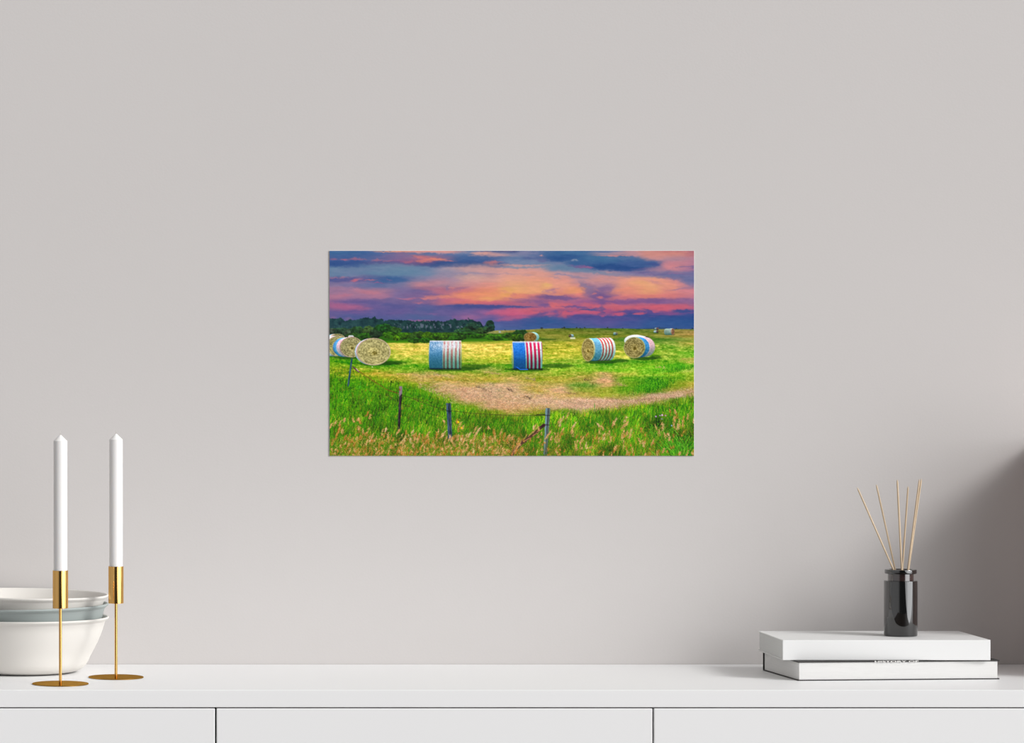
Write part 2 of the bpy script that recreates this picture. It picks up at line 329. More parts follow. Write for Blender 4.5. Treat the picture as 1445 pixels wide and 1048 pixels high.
# ---------------------------------------------------------------- the printed picture
# The picture on the print is painted here, stroke by stroke, as an array of colours
# in print coordinates: PX runs 465..980 across, PY 353..643.5 down.
def paint_print():
    S = 3.0
    X0, Y0, X1, Y1 = 465.0, 353.0, 980.0, 643.67
    W, H = int((X1 - X0) * S) - 1, 872          # 1544 x 872
    rng = np.random.default_rng(7)
    px = X0 + (np.arange(W) + .5) / W * (X1 - X0)
    py = Y0 + (np.arange(H) + .5) / H * (Y1 - Y0)
    PX, PY = np.meshgrid(px, py)

    def vnoise(sx, sy, seed):
        r = np.random.default_rng(seed)
        gw, gh = int((X1 - X0) / sx) + 4, int((Y1 - Y0) / sy) + 4
        g = r.random((gh, gw)) * 2 - 1
        fx = (PX - X0) / sx; fy = (PY - Y0) / sy
        ix = fx.astype(int); iy = fy.astype(int)
        tx = fx - ix; ty = fy - iy
        tx = tx * tx * (3 - 2 * tx); ty = ty * ty * (3 - 2 * ty)
        a = g[iy, ix] * (1 - tx) + g[iy, ix + 1] * tx
        b = g[iy + 1, ix] * (1 - tx) + g[iy + 1, ix + 1] * tx
        return a * (1 - ty) + b * ty

    def fbm(sx, sy, seed, n=4):
        o = 0; a = 1; t = 0
        for k in range(n):
            o = o + a * vnoise(sx, sy, seed + k * 17); t += a
            sx /= 2; sy /= 2; a *= .55
        return o / t

    def interp(xs, ys):
        return np.interp(PX[0], xs, ys)[None, :] + 0 * PY

    def grid(cols, rows, wx=None, wy=None):
        ys = np.array(sorted(rows)); xs = np.array(cols, float)
        G = np.array([[rows[y][i] for i in range(len(cols))] for y in ys], float)
        x = np.clip(PX + (0 if wx is None else wx), xs[0], xs[-1] - 1e-3)
        y = np.clip(PY + (0 if wy is None else wy), ys[0], ys[-1] - 1e-3)
        ix = np.searchsorted(xs, x, 'right') - 1; iy = np.searchsorted(ys, y, 'right') - 1
        ix = np.clip(ix, 0, len(xs) - 2); iy = np.clip(iy, 0, len(ys) - 2)
        tx = (x - xs[ix]) / (xs[ix + 1] - xs[ix]); ty = (y - ys[iy]) / (ys[iy + 1] - ys[iy])
        tx = (tx * tx * (3 - 2 * tx))[..., None]; ty = (ty * ty * (3 - 2 * ty))[..., None]
        return ((G[iy, ix] * (1 - tx) + G[iy, ix + 1] * tx) * (1 - ty)
                + (G[iy + 1, ix] * (1 - tx) + G[iy + 1, ix + 1] * tx) * ty)

    def sm(e0, e1, v):
        t = np.clip((v - e0) / (e1 - e0), 0, 1)
        return t * t * (3 - 2 * t)

    img = np.zeros((H, W, 3))

    def win(x0, y0, x1, y1):
        a = int(np.clip((x0 - X0) / (X1 - X0) * W, 0, W)); b = int(np.clip((x1 - X0) / (X1 - X0) * W + 1, 0, W))
        c = int(np.clip((y0 - Y0) / (Y1 - Y0) * H, 0, H)); d = int(np.clip((y1 - Y0) / (Y1 - Y0) * H + 1, 0, H))
        return slice(c, d), slice(a, b)

    def mix(sl, col, al):
        al = np.clip(al, 0, 1)[..., None]
        img[sl] = img[sl] * (1 - al) + np.asarray(col, float) * al

    # ---------------- sky
    C = [465, 497, 530, 562, 595, 627, 660, 692, 725, 757, 790, 822, 855, 887, 920, 950, 981]
    sky = {
     353: [(60,110,160),(60,110,160),(75,110,165),(205,135,130),(215,140,130),(215,145,135),(110,130,170),(80,100,150),(70,85,140),(90,110,155),(55,100,155),(55,100,155),(100,120,165),(190,140,150),(210,140,130),(200,110,110),(170,95,110)],
     357: [(55,105,160),(60,105,160),(75,105,165),(135,110,150),(90,112,160),(90,115,165),(110,130,170),(190,145,150),(125,130,165),(125,128,168),(60,105,160),(60,110,165),(160,140,160),(190,140,150),(215,140,130),(215,130,120),(180,105,120)],
     364: [(70,95,155),(62,92,155),(90,100,155),(118,100,148),(190,110,125),(150,105,140),(62,98,155),(80,102,155),(95,122,165),(100,115,160),(42,88,150),(60,110,160),(65,115,160),(95,115,160),(205,140,140),(178,128,148),(185,125,145)],
     371: [(45,80,145),(60,85,145),(100,95,145),(120,92,142),(150,95,130),(48,82,142),(48,82,145),(62,90,150),(130,140,170),(112,130,165),(112,125,162),(72,102,155),(42,88,150),(45,85,150),(80,95,155),(205,130,140),(180,120,150)],
     378: [(100,135,165),(110,130,165),(110,130,168),(100,135,165),(100,125,165),(150,145,170),(178,150,162),(200,150,152),(222,155,145),(215,155,150),(105,132,165),(100,132,165),(85,112,160),(55,85,145),(105,100,152),(200,130,145),(170,115,150)],
     386: [(100,130,165),(105,125,165),(95,130,165),(95,130,165),(110,135,170),(145,138,165),(185,150,160),(190,145,152),(225,160,148),(225,155,140),(200,150,155),(180,140,155),(200,145,152),(125,125,165),(128,120,160),(112,108,155),(112,108,158)],
     394: [(85,90,150),(140,105,150),(80,95,150),(65,100,155),(135,125,160),(172,140,162),(212,155,150),(216,155,145),(232,160,135),(236,158,130),(230,150,135),(190,140,150),(215,145,140),(235,152,130),(232,155,130),(205,132,140),(112,112,158)],
     402: [(130,115,155),(125,115,160),(98,112,160),(120,118,160),(190,125,140),(170,130,150),(205,140,142),(226,145,132),(234,168,125),(236,162,122),(235,155,130),(215,140,135),(170,125,150),(233,150,125),(236,168,120),(226,142,130),(135,115,155)],
     410: [(155,115,150),(160,118,152),(175,120,145),(120,105,155),(110,95,150),(180,108,132),(212,120,125),(236,142,108),(241,168,108),(239,166,115),(228,142,122),(238,146,108),(125,100,150),(231,142,120),(236,155,115),(226,135,125),(212,125,140)],
     418: [(175,115,145),(165,115,150),(168,115,148),(125,105,155),(130,100,150),(175,105,140),(235,132,108),(240,155,102),(236,145,108),(215,115,120),(150,100,140),(215,120,125),(125,88,142),(226,125,120),(230,130,115),(216,120,125),(190,115,140)],
     426: [(150,100,145),(110,90,150),(100,90,150),(108,95,150),(125,95,145),(195,108,128),(222,112,112),(212,105,118),(195,102,125),(150,95,140),(185,100,130),(160,92,140),(118,82,145),(165,95,138),(130,90,145),(135,92,145),(140,98,145)],
     432: [(155,95,140),(168,95,140),(105,90,150),(90,88,150),(100,90,150),(85,85,148),(72,80,145),(74,80,145),(120,85,140),(180,95,130),(212,100,118),(192,92,128),(190,92,130),(206,95,115),(200,92,120),(206,95,115),(190,90,125)],
     440: [(100,90,150),(98,85,150),(90,88,150),(100,88,150),(95,92,150),(100,90,150),(110,90,150),(140,90,148),(212,90,125),(205,90,120),(110,80,145),(200,88,118),(180,82,128),(80,70,142),(92,74,145),(140,78,138),(60,72,145)],
     447: [(100,90,150),(80,90,150),(85,90,150),(85,90,150),(75,95,150),(100,90,150),(140,95,150),(105,88,150),(150,85,140),(105,78,145),(120,80,145),(85,78,145),(80,75,145),(62,75,145),(48,75,145),(42,75,145),(40,75,145)],
     454: [(120,88,140),(82,90,150),(80,90,150),(72,95,155),(100,90,150),(95,90,150),(140,92,148),(80,90,155),(75,85,150),(48,85,150),(55,85,150),(78,85,150),(85,80,150),(62,80,150),(42,85,150),(40,84,150),(38,82,148)],
     466: [(130,100,150),(82,95,150),(80,95,150),(80,95,155),(150,95,145),(110,90,150),(100,92,150),(75,100,160),(70,98,155),(58,92,155),(60,92,155),(66,92,155),(70,88,155),(62,88,155),(50,88,152),(48,86,150),(45,84,150)],
    }
    wx = fbm(30, 7, 11) * 14; wy = fbm(26, 6, 31) * 3.2
    img[:] = grid(C, sky, wx, wy)
    SX = PX + fbm(16, 5, 51) * 5 + fbm(4, 2.5, 57, 3) * 3.0; SY = PY + fbm(18, 4.5, 71) * 1.9 + fbm(4.5, 2.6, 77, 3) * 1.5

    def blob(cx, cy, rx, ry, col, al, soft=.5, rot=0.0):
        m = max(rx, ry * 3) * 1.5 + 14
        sl = win(cx - m, cy - ry * 2.2 - 8 - abs(rot) * rx, cx + m, cy + ry * 2.2 + 8 + abs(rot) * rx)
        dx = SX[sl] - cx; dy = SY[sl] - cy - rot * dx
        d = np.sqrt((dx / rx) ** 2 + (dy / ry) ** 2)
        soft = min(soft + .12, .9)
        mix(sl, col, al * .93 * (1 - sm(1 - soft, 1 + soft, d)))

    B = [  # cx cy rx ry colour alpha softness slope
     # upper left dark band
     (500,361,48,7,(62,98,155),.6,.6,0),(495,372,44,4.5,(45,80,145),.85,.45,0),(545,371,30,3.5,(90,85,142),.7,.5,0),
     (640,371,62,5,(48,80,142),.9,.35,0),(700,374,16,3.2,(55,85,145),.85,.4,0),(660,364,30,5,(62,98,155),.7,.5,0),
     (590,369,28,4.5,(125,85,138),.55,.5,0),(560,363,30,4,(128,100,148),.5,.6,0),
     (472,364.5,5,1.1,(150,95,135),.8,.6,0),(486,365.3,5,1.3,(190,100,130),.8,.6,0),(503,365,10,1.3,(170,100,130),.85,.6,0),
     (532,366.5,6,1.3,(180,105,130),.7,.6,0),(562,366,7,1,(165,95,135),.6,.6,0),(575,368.5,8,1.8,(185,100,125),.7,.6,0),(548,367.6,6,1,(190,105,125),.7,.6,0),
     (600,367,11,3.2,(225,120,112),.85,.5,-.08),(590,361.5,9,1.6,(215,115,115),.7,.5,.1),(618,365.5,12,2,(240,135,110),.9,.5,.04),(635,367,7,1,(215,115,120),.8,.6,0),
     (692,370.5,10,3,(205,118,122),.85,.45,.06),(700,369.3,10,1,(190,115,125),.6,.5,0),(560,354,30,1.4,(232,155,125),.9,.5,0),(612,355,36,1.8,(228,155,150),.85,.5,.02),
     (675,357,12,1.8,(238,165,150),.8,.5,-.08),(700,359.5,22,1.6,(205,155,155),.6,.6,.04),(715,353.4,8,.8,(190,60,80),.7,.5,0),(700,353.2,30,.6,(45,60,120),.6,.5,0),
     # pale slate window under the band
     (560,378,40,6,(100,135,165),.6,.6,.06),(500,381,45,5,(105,130,165),.6,.6,0),(545,375,34,3,(105,135,168),.55,.6,.02),
     (560,385,34,4,(95,132,165),.55,.6,0),
     # second dark streak on the left
     (495,394.3,36,2.8,(75,85,148),.8,.5,0),(552,394.5,22,3.6,(52,95,152),.9,.5,0),(500,395,5,1.8,(222,105,120),.8,.6,-.1),
     (508,393.6,6,1.2,(185,115,140),.7,.6,0),(524,395.2,8,.9,(205,110,125),.75,.6,0),(470,391.6,6,.9,(170,110,140),.7,.6,0),(485,391.3,5,.9,(175,115,140),.7,.6,0),(535,398,8,.6,(190,85,135),.6,.6,0),(548,394.5,5,.9,(120,100,150),.7,.6,0),
     # salmon veils on the left half
     (520,412,24,3.2,(195,118,138),.75,.7,.12),(485,416,12,2.4,(192,115,140),.7,.7,-.05),(475,406,12,1.8,(165,118,148),.6,.7,0),
     (505,407.5,10,1.6,(190,128,150),.6,.6,.15),(535,418.5,14,1.5,(180,118,148),.6,.7,0),(575,421.5,12,1,(200,110,135),.7,.6,0),(480,431.5,16,4,(172,92,138),.7,.7,.08),
     (515,435.5,9,1.6,(165,98,142),.6,.6,-.15),(548,429.5,9,1.5,(80,85,150),.6,.6,0),(505,440.5,14,.9,(130,92,148),.6,.7,0),(558,442,12,.9,(110,88,148),.5,.7,0),
     (590,427,7,1.4,(195,110,130),.6,.6,0),(500,425,30,2.5,(98,88,150),.5,.7,0),
     # central big cloud
     (640,388,26,5,(150,135,162),.5,.6,-.05),(675,378,40,5.5,(208,155,150),.6,.6,.03),(660,385.6,26,.9,(140,135,165),.75,.6,-.02),(700,385.6,26,.8,(160,135,160),.6,.6,.02),
     (665,390.5,18,3.5,(214,165,152),.7,.6,0),(610,398,24,4,(195,132,145),.6,.6,-.1),(615,408,24,2.5,(185,110,132),.6,.6,.1),
     (632,405.5,4,2.6,(125,110,155),.7,.6,0),(648,407,12,2,(160,110,140),.75,.5,-.22),(638,405,4,1.6,(212,135,135),.7,.5,0),
     (612,415.2,20,1.8,(110,90,148),.8,.5,.04),(608,419,9,3.2,(215,125,122),.85,.5,-.05),(600,421,9,1.2,(220,125,125),.8,.5,0),(628,418,10,2.6,(225,130,115),.75,.5,0),
     (665,417.5,36,5.5,(240,142,108),.75,.5,0),(690,421,16,2.6,(240,165,100),.8,.6,-.04),(670,414,22,1.8,(242,150,100),.6,.6,0),(690,409,28,3,(234,138,112),.6,.6,-.06),
     (716,408,11,3.2,(238,172,100),.8,.6,0),(715,416,9,3.5,(240,165,92),.75,.6,0),(712,410.5,6,1.5,(225,140,120),.5,.6,.2),(726,415.5,3,2.6,(200,115,125),.6,.6,0),
     (735,405,12,4.5,(240,172,112),.6,.6,0),(771,402.5,7,3.4,(243,188,105),.85,.7,-.1),(757,407,18,4,(240,160,118),.5,.6,0),(745,400,24,4,(236,160,125),.5,.6,0),
     (733,416.5,10,2.6,(235,130,112),.7,.6,0),(750,417.5,14,2.5,(222,125,118),.6,.5,.05),(740,421.5,20,1.4,(160,100,140),.7,.5,0),
     (778,409.5,10,1.6,(175,120,145),.8,.5,-.25),(783,414,4,4,(165,112,145),.7,.5,0),(790,414.5,11,2.6,(240,142,112),.8,.5,0),(808,409.5,11,5.5,(242,155,108),.75,.5,0),
     (805,417.5,9,2.2,(200,110,130),.7,.5,.1),(786,419.8,32,2.6,(108,82,142),.85,.45,.03),(776,417.4,6,1.4,(110,85,142),.8,.5,.2),(820,415.3,7,1.6,(238,128,118),.85,.5,.1),(750,424.4,24,2.4,(125,86,142),.6,.6,0),
     (832,410,9,9,(122,100,150),.85,.55,.2),(826,402,6,4,(135,118,155),.75,.6,.5),(845,413,8,6,(120,92,148),.8,.6,-.3),(857,409,8,3.6,(140,100,145),.8,.5,-.25),(839,414.8,3,1.3,(215,115,120),.8,.5,-.3),(846,409.5,4,1,(205,125,130),.6,.5,.3),
     (850,419.5,20,3.4,(115,84,145),.75,.5,0),(848,419.4,5,1.3,(218,115,122),.85,.5,0),
     (800,388,14,1.1,(130,130,165),.8,.6,.1),(817,391.4,12,1.5,(140,130,160),.75,.6,.1),(786,386.4,5,.8,(145,135,165),.7,.6,0),(783,391,6,1,(170,140,155),.7,.6,.12),(746,386.8,8,1.6,(200,148,150),.7,.6,0),(735,393,10,3,(236,165,140),.5,.7,0),
     # slate window in the middle of the top
     (790,377,38,4,(100,132,165),.75,.5,.1),(745,370,30,4,(112,132,168),.6,.6,0),(735,374,32,1.6,(212,155,150),.85,.5,0),(735,376.6,30,1.4,(115,140,168),.7,.5,0),(845,384,34,2.6,(112,130,165),.7,.6,.12),(830,382,22,2.6,(105,132,165),.6,.6,.1),
     # dark lens clouds
     (795,359,38,6.5,(52,98,152),.85,.4,0),(800,364,34,4,(38,82,145),.85,.45,0),(765,366,10,2.4,(95,105,155),.8,.5,0),(748,364,8,1.6,(78,98,152),.8,.5,0),(760,361.5,9,2,(90,105,155),.5,.5,0),(768,368,6,2,(110,110,155),.7,.5,0),
     (810,356,14,3,(68,118,165),.6,.6,0),(763,359.5,1.8,1,(215,150,150),.8,.5,0),
     (862,369,56,8.4,(52,98,152),.93,.25,.015),(870,376.5,42,4.4,(32,74,140),.95,.35,.01),(905,372,32,4.5,(58,92,152),.9,.35,.02),(925,372,14,2,(62,82,148),.9,.4,.05),(852,364,26,4,(68,118,162),.7,.6,0),(880,364.5,18,2.8,(85,112,160),.6,.6,.05),
     (812,372,12,2.6,(50,95,152),.8,.5,.1),(822,375.8,14,1.8,(125,90,148),.85,.5,.1),(830,376.4,10,1.0,(165,95,140),.7,.5,.02),(812,366.8,7,1,(130,145,172),.85,.5,0),
     (912,384,12,1.5,(75,85,150),.8,.5,-.02),(870,360,26,1.0,(222,140,140),.8,.5,0),(905,383.8,24,1.8,(135,108,152),.55,.6,0),(895,388,26,1.8,(140,125,162),.6,.6,0),
     # right top: pinks
     (945,359,32,5,(212,140,132),.6,.7,0),(948,366,16,4,(172,132,150),.6,.7,0),(944,374.5,12,5.5,(218,132,138),.8,.45,0),(925,379.5,12,4.4,(180,128,145),.6,.6,0),(905,379,14,1.2,(115,95,150),.4,.6,0),
     (960,371,24,3,(195,125,142),.6,.6,0),(970,375.5,14,.8,(120,100,150),.8,.5,-.12),(978,377,4,1.6,(110,95,150),.8,.5,0),(935,386.4,30,1.4,(120,95,148),.75,.5,-.02),(955,385.3,16,.6,(170,105,145),.6,.5,0),
     (960,391,34,4.2,(102,108,158),.85,.45,.12),(975,396,14,4,(108,112,160),.8,.5,.1),
     (905,396,30,4,(238,158,132),.6,.6,0),(903,401,12,6,(240,172,110),.8,.7,.1),(908,409,12,4,(238,165,110),.6,.7,0),(940,401,20,6,(236,150,125),.7,.6,.2),(925,397.5,10,2,(205,135,140),.6,.6,.25),(964,402,10,3,(215,130,135),.6,.6,.25),
     (960,407.3,14,1.2,(150,115,150),.75,.6,-.08),(970,410,14,2.8,(218,130,138),.8,.5,-.03),(885,409,26,5,(236,142,118),.6,.6,-.1),(890,402.5,20,4,(235,150,125),.5,.6,0),
     (880,408,14,2,(240,140,110),.5,.6,-.2),(862,394,10,2,(190,140,150),.5,.6,0),(875,420,18,3,(222,118,120),.7,.5,-.1),(855,406.5,10,4,(135,100,148),.6,.6,-.2),
     (930,417,30,3.2,(226,122,116),.65,.6,0),(910,423.8,50,2.6,(120,82,145),.75,.45,-.02),(880,426,30,2,(140,85,140),.5,.6,0),(965,423.5,26,2.4,(148,100,148),.7,.5,0),
     # lower rose band
     (640,422.7,20,2.2,(210,105,125),.6,.5,0),(668,426.5,30,2,(222,110,110),.75,.5,.02),(700,427.8,18,2,(200,95,125),.7,.5,0),(680,431.8,50,2.0,(66,76,145),.9,.4,.01),(735,432.3,22,1.2,(72,80,145),.9,.4,.01),
     (735,428.5,20,2.0,(188,98,125),.7,.5,0),(745,437.5,20,2.6,(215,95,118),.85,.45,-.05),(720,437.5,14,3,(208,90,125),.8,.45,-.15),(760,441,8,2,(205,95,120),.7,.5,.1),(725,442.5,8,2,(205,88,130),.7,.5,0),
     (735,447,16,1.8,(190,85,128),.75,.5,.05),(718,449.5,10,2.4,(175,90,135),.7,.5,-.18),(762,437,12,1.6,(165,90,130),.6,.5,0),(784,430,8,3.6,(225,105,112),.85,.5,.1),(768,430.5,7,2.4,(110,82,145),.8,.5,.1),(764,442.5,10,2.4,(85,75,145),.75,.5,-.1),
     (775,444,7,2.6,(200,88,125),.8,.5,0),(800,429.5,9,3,(210,98,118),.8,.5,.05),(815,432.8,22,1.5,(98,78,145),.85,.45,.02),(838,430.5,10,3.4,(212,95,118),.8,.5,0),(827,429,8,2,(205,98,120),.7,.5,0),(805,437,14,1,(205,92,115),.7,.5,0),
     (797,443,9,4.6,(222,90,112),.9,.4,-.05),(812,441.5,10,2.4,(205,85,125),.8,.5,0),(835,441,14,2.4,(208,88,120),.85,.45,.03),(786,440.5,5,2,(110,80,145),.6,.5,0),(830,436.3,14,1.2,(62,78,145),.85,.5,0),(840,435,9,1,(75,80,145),.7,.5,-.2),
     (850,434,4,5,(80,75,142),.75,.5,-.5),(826,446.8,26,1.8,(72,75,145),.85,.5,.02),(848,441,4,2,(90,75,142),.7,.5,0),(853,445.5,5,1,(205,85,125),.8,.5,0),
     (772,451,26,5,(42,88,150),.8,.6,0),(805,449.5,10,3,(85,82,150),.6,.7,0),(748,454,14,3,(62,86,152),.6,.6,0),
     (870,433.5,18,4,(212,95,112),.85,.45,.05),(862,430,10,3,(205,100,118),.7,.5,0),(872,443,10,2.8,(215,85,118),.9,.4,-.05),(901,441.8,8,1.5,(208,85,115),.9,.4,0),(905,434,12,3.6,(210,92,118),.8,.45,.1),
     (935,434,18,5.2,(218,92,112),.88,.4,0),(925,439.5,6,1.4,(200,88,122),.7,.5,.1),(962,431.5,14,3.2,(205,92,118),.85,.45,0),(895,439,7,1.4,(95,75,145),.7,.5,0),(886,438,6,1.6,(98,75,145),.7,.5,0),(913,437.8,7,1.8,(78,74,145),.8,.5,.3),
     (950,442.5,22,1.0,(130,75,140),.6,.5,-.04),(965,439,16,2.6,(45,74,145),.85,.4,0),(955,437.5,5,1,(90,70,140),.6,.5,-.3),(978,441,8,1.4,(115,75,140),.6,.5,0),(866,447,14,1.6,(70,75,145),.7,.5,0),(880,451,20,2,(98,82,150),.5,.6,0),(922,446.6,6,.6,(130,85,150),.6,.5,0),
     (612,443,8,1.4,(130,92,150),.6,.6,0),(665,447.5,12,3,(152,98,150),.7,.6,.1),(640,447,6,1.2,(145,92,150),.6,.6,0),(700,440,14,3.2,(196,92,135),.75,.5,-.15),(712,441.5,10,3,(205,92,128),.7,.5,0),(708,450,11,2.2,(168,92,142),.7,.5,-.2),
     (600,435,14,5,(72,95,152),.6,.6,0),(615,448,20,2.5,(75,95,150),.6,.6,0),(690,452,10,3,(84,90,155),.5,.6,0),(586,451.8,14,1.2,(165,95,145),.75,.6,0),(600,452.2,10,1,(165,95,145),.6,.6,0),(467,448,7,1,(140,98,145),.7,.6,0),
     (490,449,6,2,(130,95,145),.6,.6,0),(700,461,8,3,(78,105,162),.6,.6,0)]
    for b in B: blob(*b)
    n = fbm(12, 2.2, 90)
    n2 = fbm(7, 2.6, 95, 3)
    img += (n[..., None] * np.array([9, 5, 4]) + n2[..., None] * np.array([6, 4, 3])) * (PY < 468)[..., None]

    g_ = img.mean(-1, keepdims=True); img[:] = (g_ + (img - g_) * .9) * .965
    # ---------------- far tree line, its gaps and trunks
    top = interp([465,472,480,484,487,494,505,512,515,521,524,529,532,536,545,550,560,575,590,610,622,636,642,648,653,660,668,674,679,682,684,686,689,692,695,697.6,698,696,981],
                 [449,448.4,447.4,449,452,450,449.6,448.2,447.5,447.2,449,447.3,449,449.6,451.6,450.6,451,452,453,452.6,453,450.6,450.2,452,450.4,449.8,450.8,452,454,459,459.5,456,452,451.4,451.8,456,463,600,600])
    top = top + .3 + fbm(4, 5, 120, 3) * 2.4 + fbm(1.8, 1.8, 124, 2) * 1.3
    bot = 470.0
    a = sm(-.5, .5, PY - top) * (PY < bot + 3) * (PX < 699)
    tn = fbm(5, 4, 130, 3)
    trunk = np.abs(np.mod(PX * .36 + fbm(7, 30, 140) * 2.6, 1) - .5)
    tc = np.stack([22 + tn * 22, 54 + tn * 30, 56 + tn * 22], -1)
    tc += (sm(.18, .02, trunk) * sm(456, 461, PY))[..., None] * np.array([16, 12, 12])
    tc += (sm(540, 500, PX) * 1.0)[..., None] * np.array([6, 6, 10])
    low = sm(462, 469, PY)
    tc = tc * (1 - .25 * low[..., None]) + np.array([20, 45, 60]) * .25 * low[..., None]
    img = img * (1 - a[..., None]) + tc * a[..., None]
    gap = sm(.14, .42, fbm(2.2, 3.0, 150, 3) + .12 * sm(.25, .5, trunk)) * sm(454.5, 457.5, PY) * sm(465.5, 461.5, PY) * sm(538, 552, PX) * sm(668, 650, PX)
    gap2 = sm(.25, .5, fbm(3.4, 5, 155, 3)) * sm(452, 455, PY) * sm(463, 459, PY) * sm(482, 470, PX)
    mix((slice(None), slice(None)), (150, 140, 172), np.maximum(gap, gap2 * .8) * .5 * a)

    # ---------------- hill and field colours
    G = [465, 497, 530, 562, 595, 627, 660, 692, 725, 757, 790, 822, 855, 887, 920, 950, 981]
    def row(*t):
        return list(t)
    ylw, yg, gr, tan, tn2, dg, lg, ol = (212,190,85), (165,175,55), (92,148,22), (186,148,108), (178,152,88), (72,138,12), (120,170,35), (150,152,50)
    field = {
     462: row(*[(40,80,30)]*7, (140,145,80), (118,126,50), (104,118,40), (84,104,30), (82,104,30), (80,106,32), (78,108,32), (84,110,36), (98,112,42), (92,112,40)),
     468: row(*[(40,80,25)]*7, (145,146,84), (126,126,50), (124,128,44), (116,124,38), (112,122,36), (108,124,38), (108,124,38), (112,126,42), (140,128,56), (148,130,60)),
     474: row(*[(45,95,15)]*7, (40,90,15), (104,118,40), (134,136,46), (128,134,42), (122,134,38), (150,144,52), (134,138,46), (132,140,46), (150,140,56), (158,142,56)),
     479: row(*[(60,120,15)]*3, (62,120,12), (62,110,15), (62,115,12), (60,105,20), (60,110,15), (190,175,70), (96,122,30), (110,128,32), (150,150,45), (110,140,40), (70,120,28), (84,128,34), (96,130,40), (126,140,50)),
     484: row(gr, gr, (120,160,40), (196,186,76), (206,186,80), ylw, (208,188,80), (205,184,72), (196,180,66), (150,158,50), (160,162,42), (160,158,44), (130,148,46), (98,136,38), (96,142,38), (108,148,44), (170,160,66)),
     490: row(gr, (98,150,28), (150,165,45), ylw, (205,188,76), (205,188,76), (212,192,80), (212,192,76), (205,188,70), (165,168,46), (168,168,44), (172,170,48), (120,150,40), (110,148,36), (120,158,40), (112,158,40), (150,170,60)),
     497: row(gr, (96,150,24), (130,165,40), (205,190,80), (205,190,76), (200,188,72), (222,200,90), (222,198,88), (200,188,60), (175,178,50), (182,180,56), (176,176,52), (160,172,46), (190,184,70), (140,168,46), (124,166,44), (112,168,40)),
     504: row((84,145,15), (90,148,18), (100,152,25), (185,186,70), (180,186,66), (150,170,46), (215,198,84), (190,188,62), (176,180,50), (196,190,66), (180,182,56), (160,172,50), (150,170,46), (186,190,70), (130,166,44), (118,160,40), (126,168,50)),
     510: row((90,150,12), (80,142,15), (62,128,12), (100,155,30), (150,172,46), (110,150,30), (130,158,36), (170,176,52), (130,158,34), (170,180,56), (130,165,42), (120,162,38), (100,155,35), (92,148,30), (110,160,34), (120,168,38), (180,165,80)),
     516: row((110,155,20), (112,158,22), (72,140,14), (86,150,20), (96,158,24), (80,140,18), (105,155,26), (90,148,24), (80,145,20), (100,156,30), (120,166,38), (120,168,38), (90,158,26), (120,176,34), (124,184,34), (90,170,22), (100,165,30)),
     522: row((140,160,26), (140,158,30), (140,160,34), (120,162,32), (110,160,34), (104,160,28), (112,160,34), (140,150,66), (96,152,24), (120,164,36), (134,172,40), (134,174,40), (120,178,36), (130,186,36), (104,176,28), (110,176,30), (170,186,84)),
     528: row((110,158,16), (150,158,30), (170,154,44), (172,158,60), (176,152,92), (170,152,80), (150,156,52), (150,154,50), (160,156,66), (150,156,60), (140,162,44), (156,160,56), (175,152,90), (150,170,48), (110,172,28), (130,176,34), (136,172,40)),
     535: row((86,152,8), (94,154,8), (120,158,14), (160,152,44), (182,154,88), (172,152,62), (172,156,66), (168,158,50), (184,156,86), (150,158,36), (164,160,54), (174,158,76), (190,150,108), (110,160,30), (64,136,12), (96,150,20), (140,164,40)),
     543: row((78,148,6), (80,150,6), (90,152,8), (96,152,10), (130,154,20), (182,152,104), (176,148,84), (180,150,112), (184,154,108), (176,156,82), (172,154,80), (104,146,50), (184,148,96), (96,148,18), (56,124,12), (120,150,26), (168,158,56)),
     550: row((74,146,5), (74,146,5), (76,146,6), (80,146,8), (84,146,8), (180,148,100), (184,144,112), (184,152,120), (184,148,116), (178,154,72), (190,152,114), (140,156,54), (150,158,50), (90,150,16), (80,128,22), (150,148,60), (168,150,80)),
     558: row(*[(74,144,5)]*5, (120,145,30), (184,144,110), (182,146,116), (182,150,110), (184,152,106), (188,154,96), (176,156,76), (150,158,46), (140,150,56), (178,146,118), (182,146,130), (150,148,80)),
     566: row(*[(74,142,5)]*5, (84,144,8), (178,146,100), (184,144,108), (182,148,110), (190,154,124), (192,154,124), (194,154,130), (192,152,126), (176,144,112), (168,142,96), (104,146,30), (84,148,10)),
     574: row(*[(74,142,5)]*6, (110,144,24), (184,142,106), (186,144,104), (176,144,88), (188,152,122), (190,152,128), (180,148,108), (120,142,40), (76,142,10), (78,144,8), (76,144,8)),
     582: row(*[(74,140,5)]*7, (110,140,20), (170,144,80), (130,138,30), (90,140,10), (150,148,80), (96,142,16), (76,142,8), (74,142,8), (72,140,8), (74,142,8)),
     592: row(*[(74,138,5)]*12, (74,140,5), (72,138,6), (58,120,8), (56,116,8), (70,136,10)),
     645: row(*[(76,136,6)]*14, (60,122,8), (48,108,8), (50,116,10)),
    }
    fc = grid(G, field, fbm(18, 5, 200) * 11, fbm(16, 5, 210) * 2.2)
    hz = interp([465,690,700,725,745,765,800,855,905,981], [470,468,465.8,465.4,464.8,463.4,462.6,462.7,463.6,464.0])
    fc = fc * (1 + .09 * sm(1.1, 1.22, fc[..., :1] / np.maximum(fc[..., 1:2], 1)) * sm(525, 540, PY)[..., None] * np.array([1, 1.08, 1.2]))
    a = sm(-.35, .35, PY - hz)
    st = fbm(14, 1.6, 220, 4); st2 = fbm(3, 1.0, 230, 3); big = fbm(40, 3.4, 240, 3)
    far = sm(540, 470, PY)
    fc += (st[..., None] * np.array([38, 26, 22]) + big[..., None] * np.array([34, 14, 22])) * (.35 + .65 * far[..., None])
    fc += st2[..., None] * np.array([34, 30, 24])
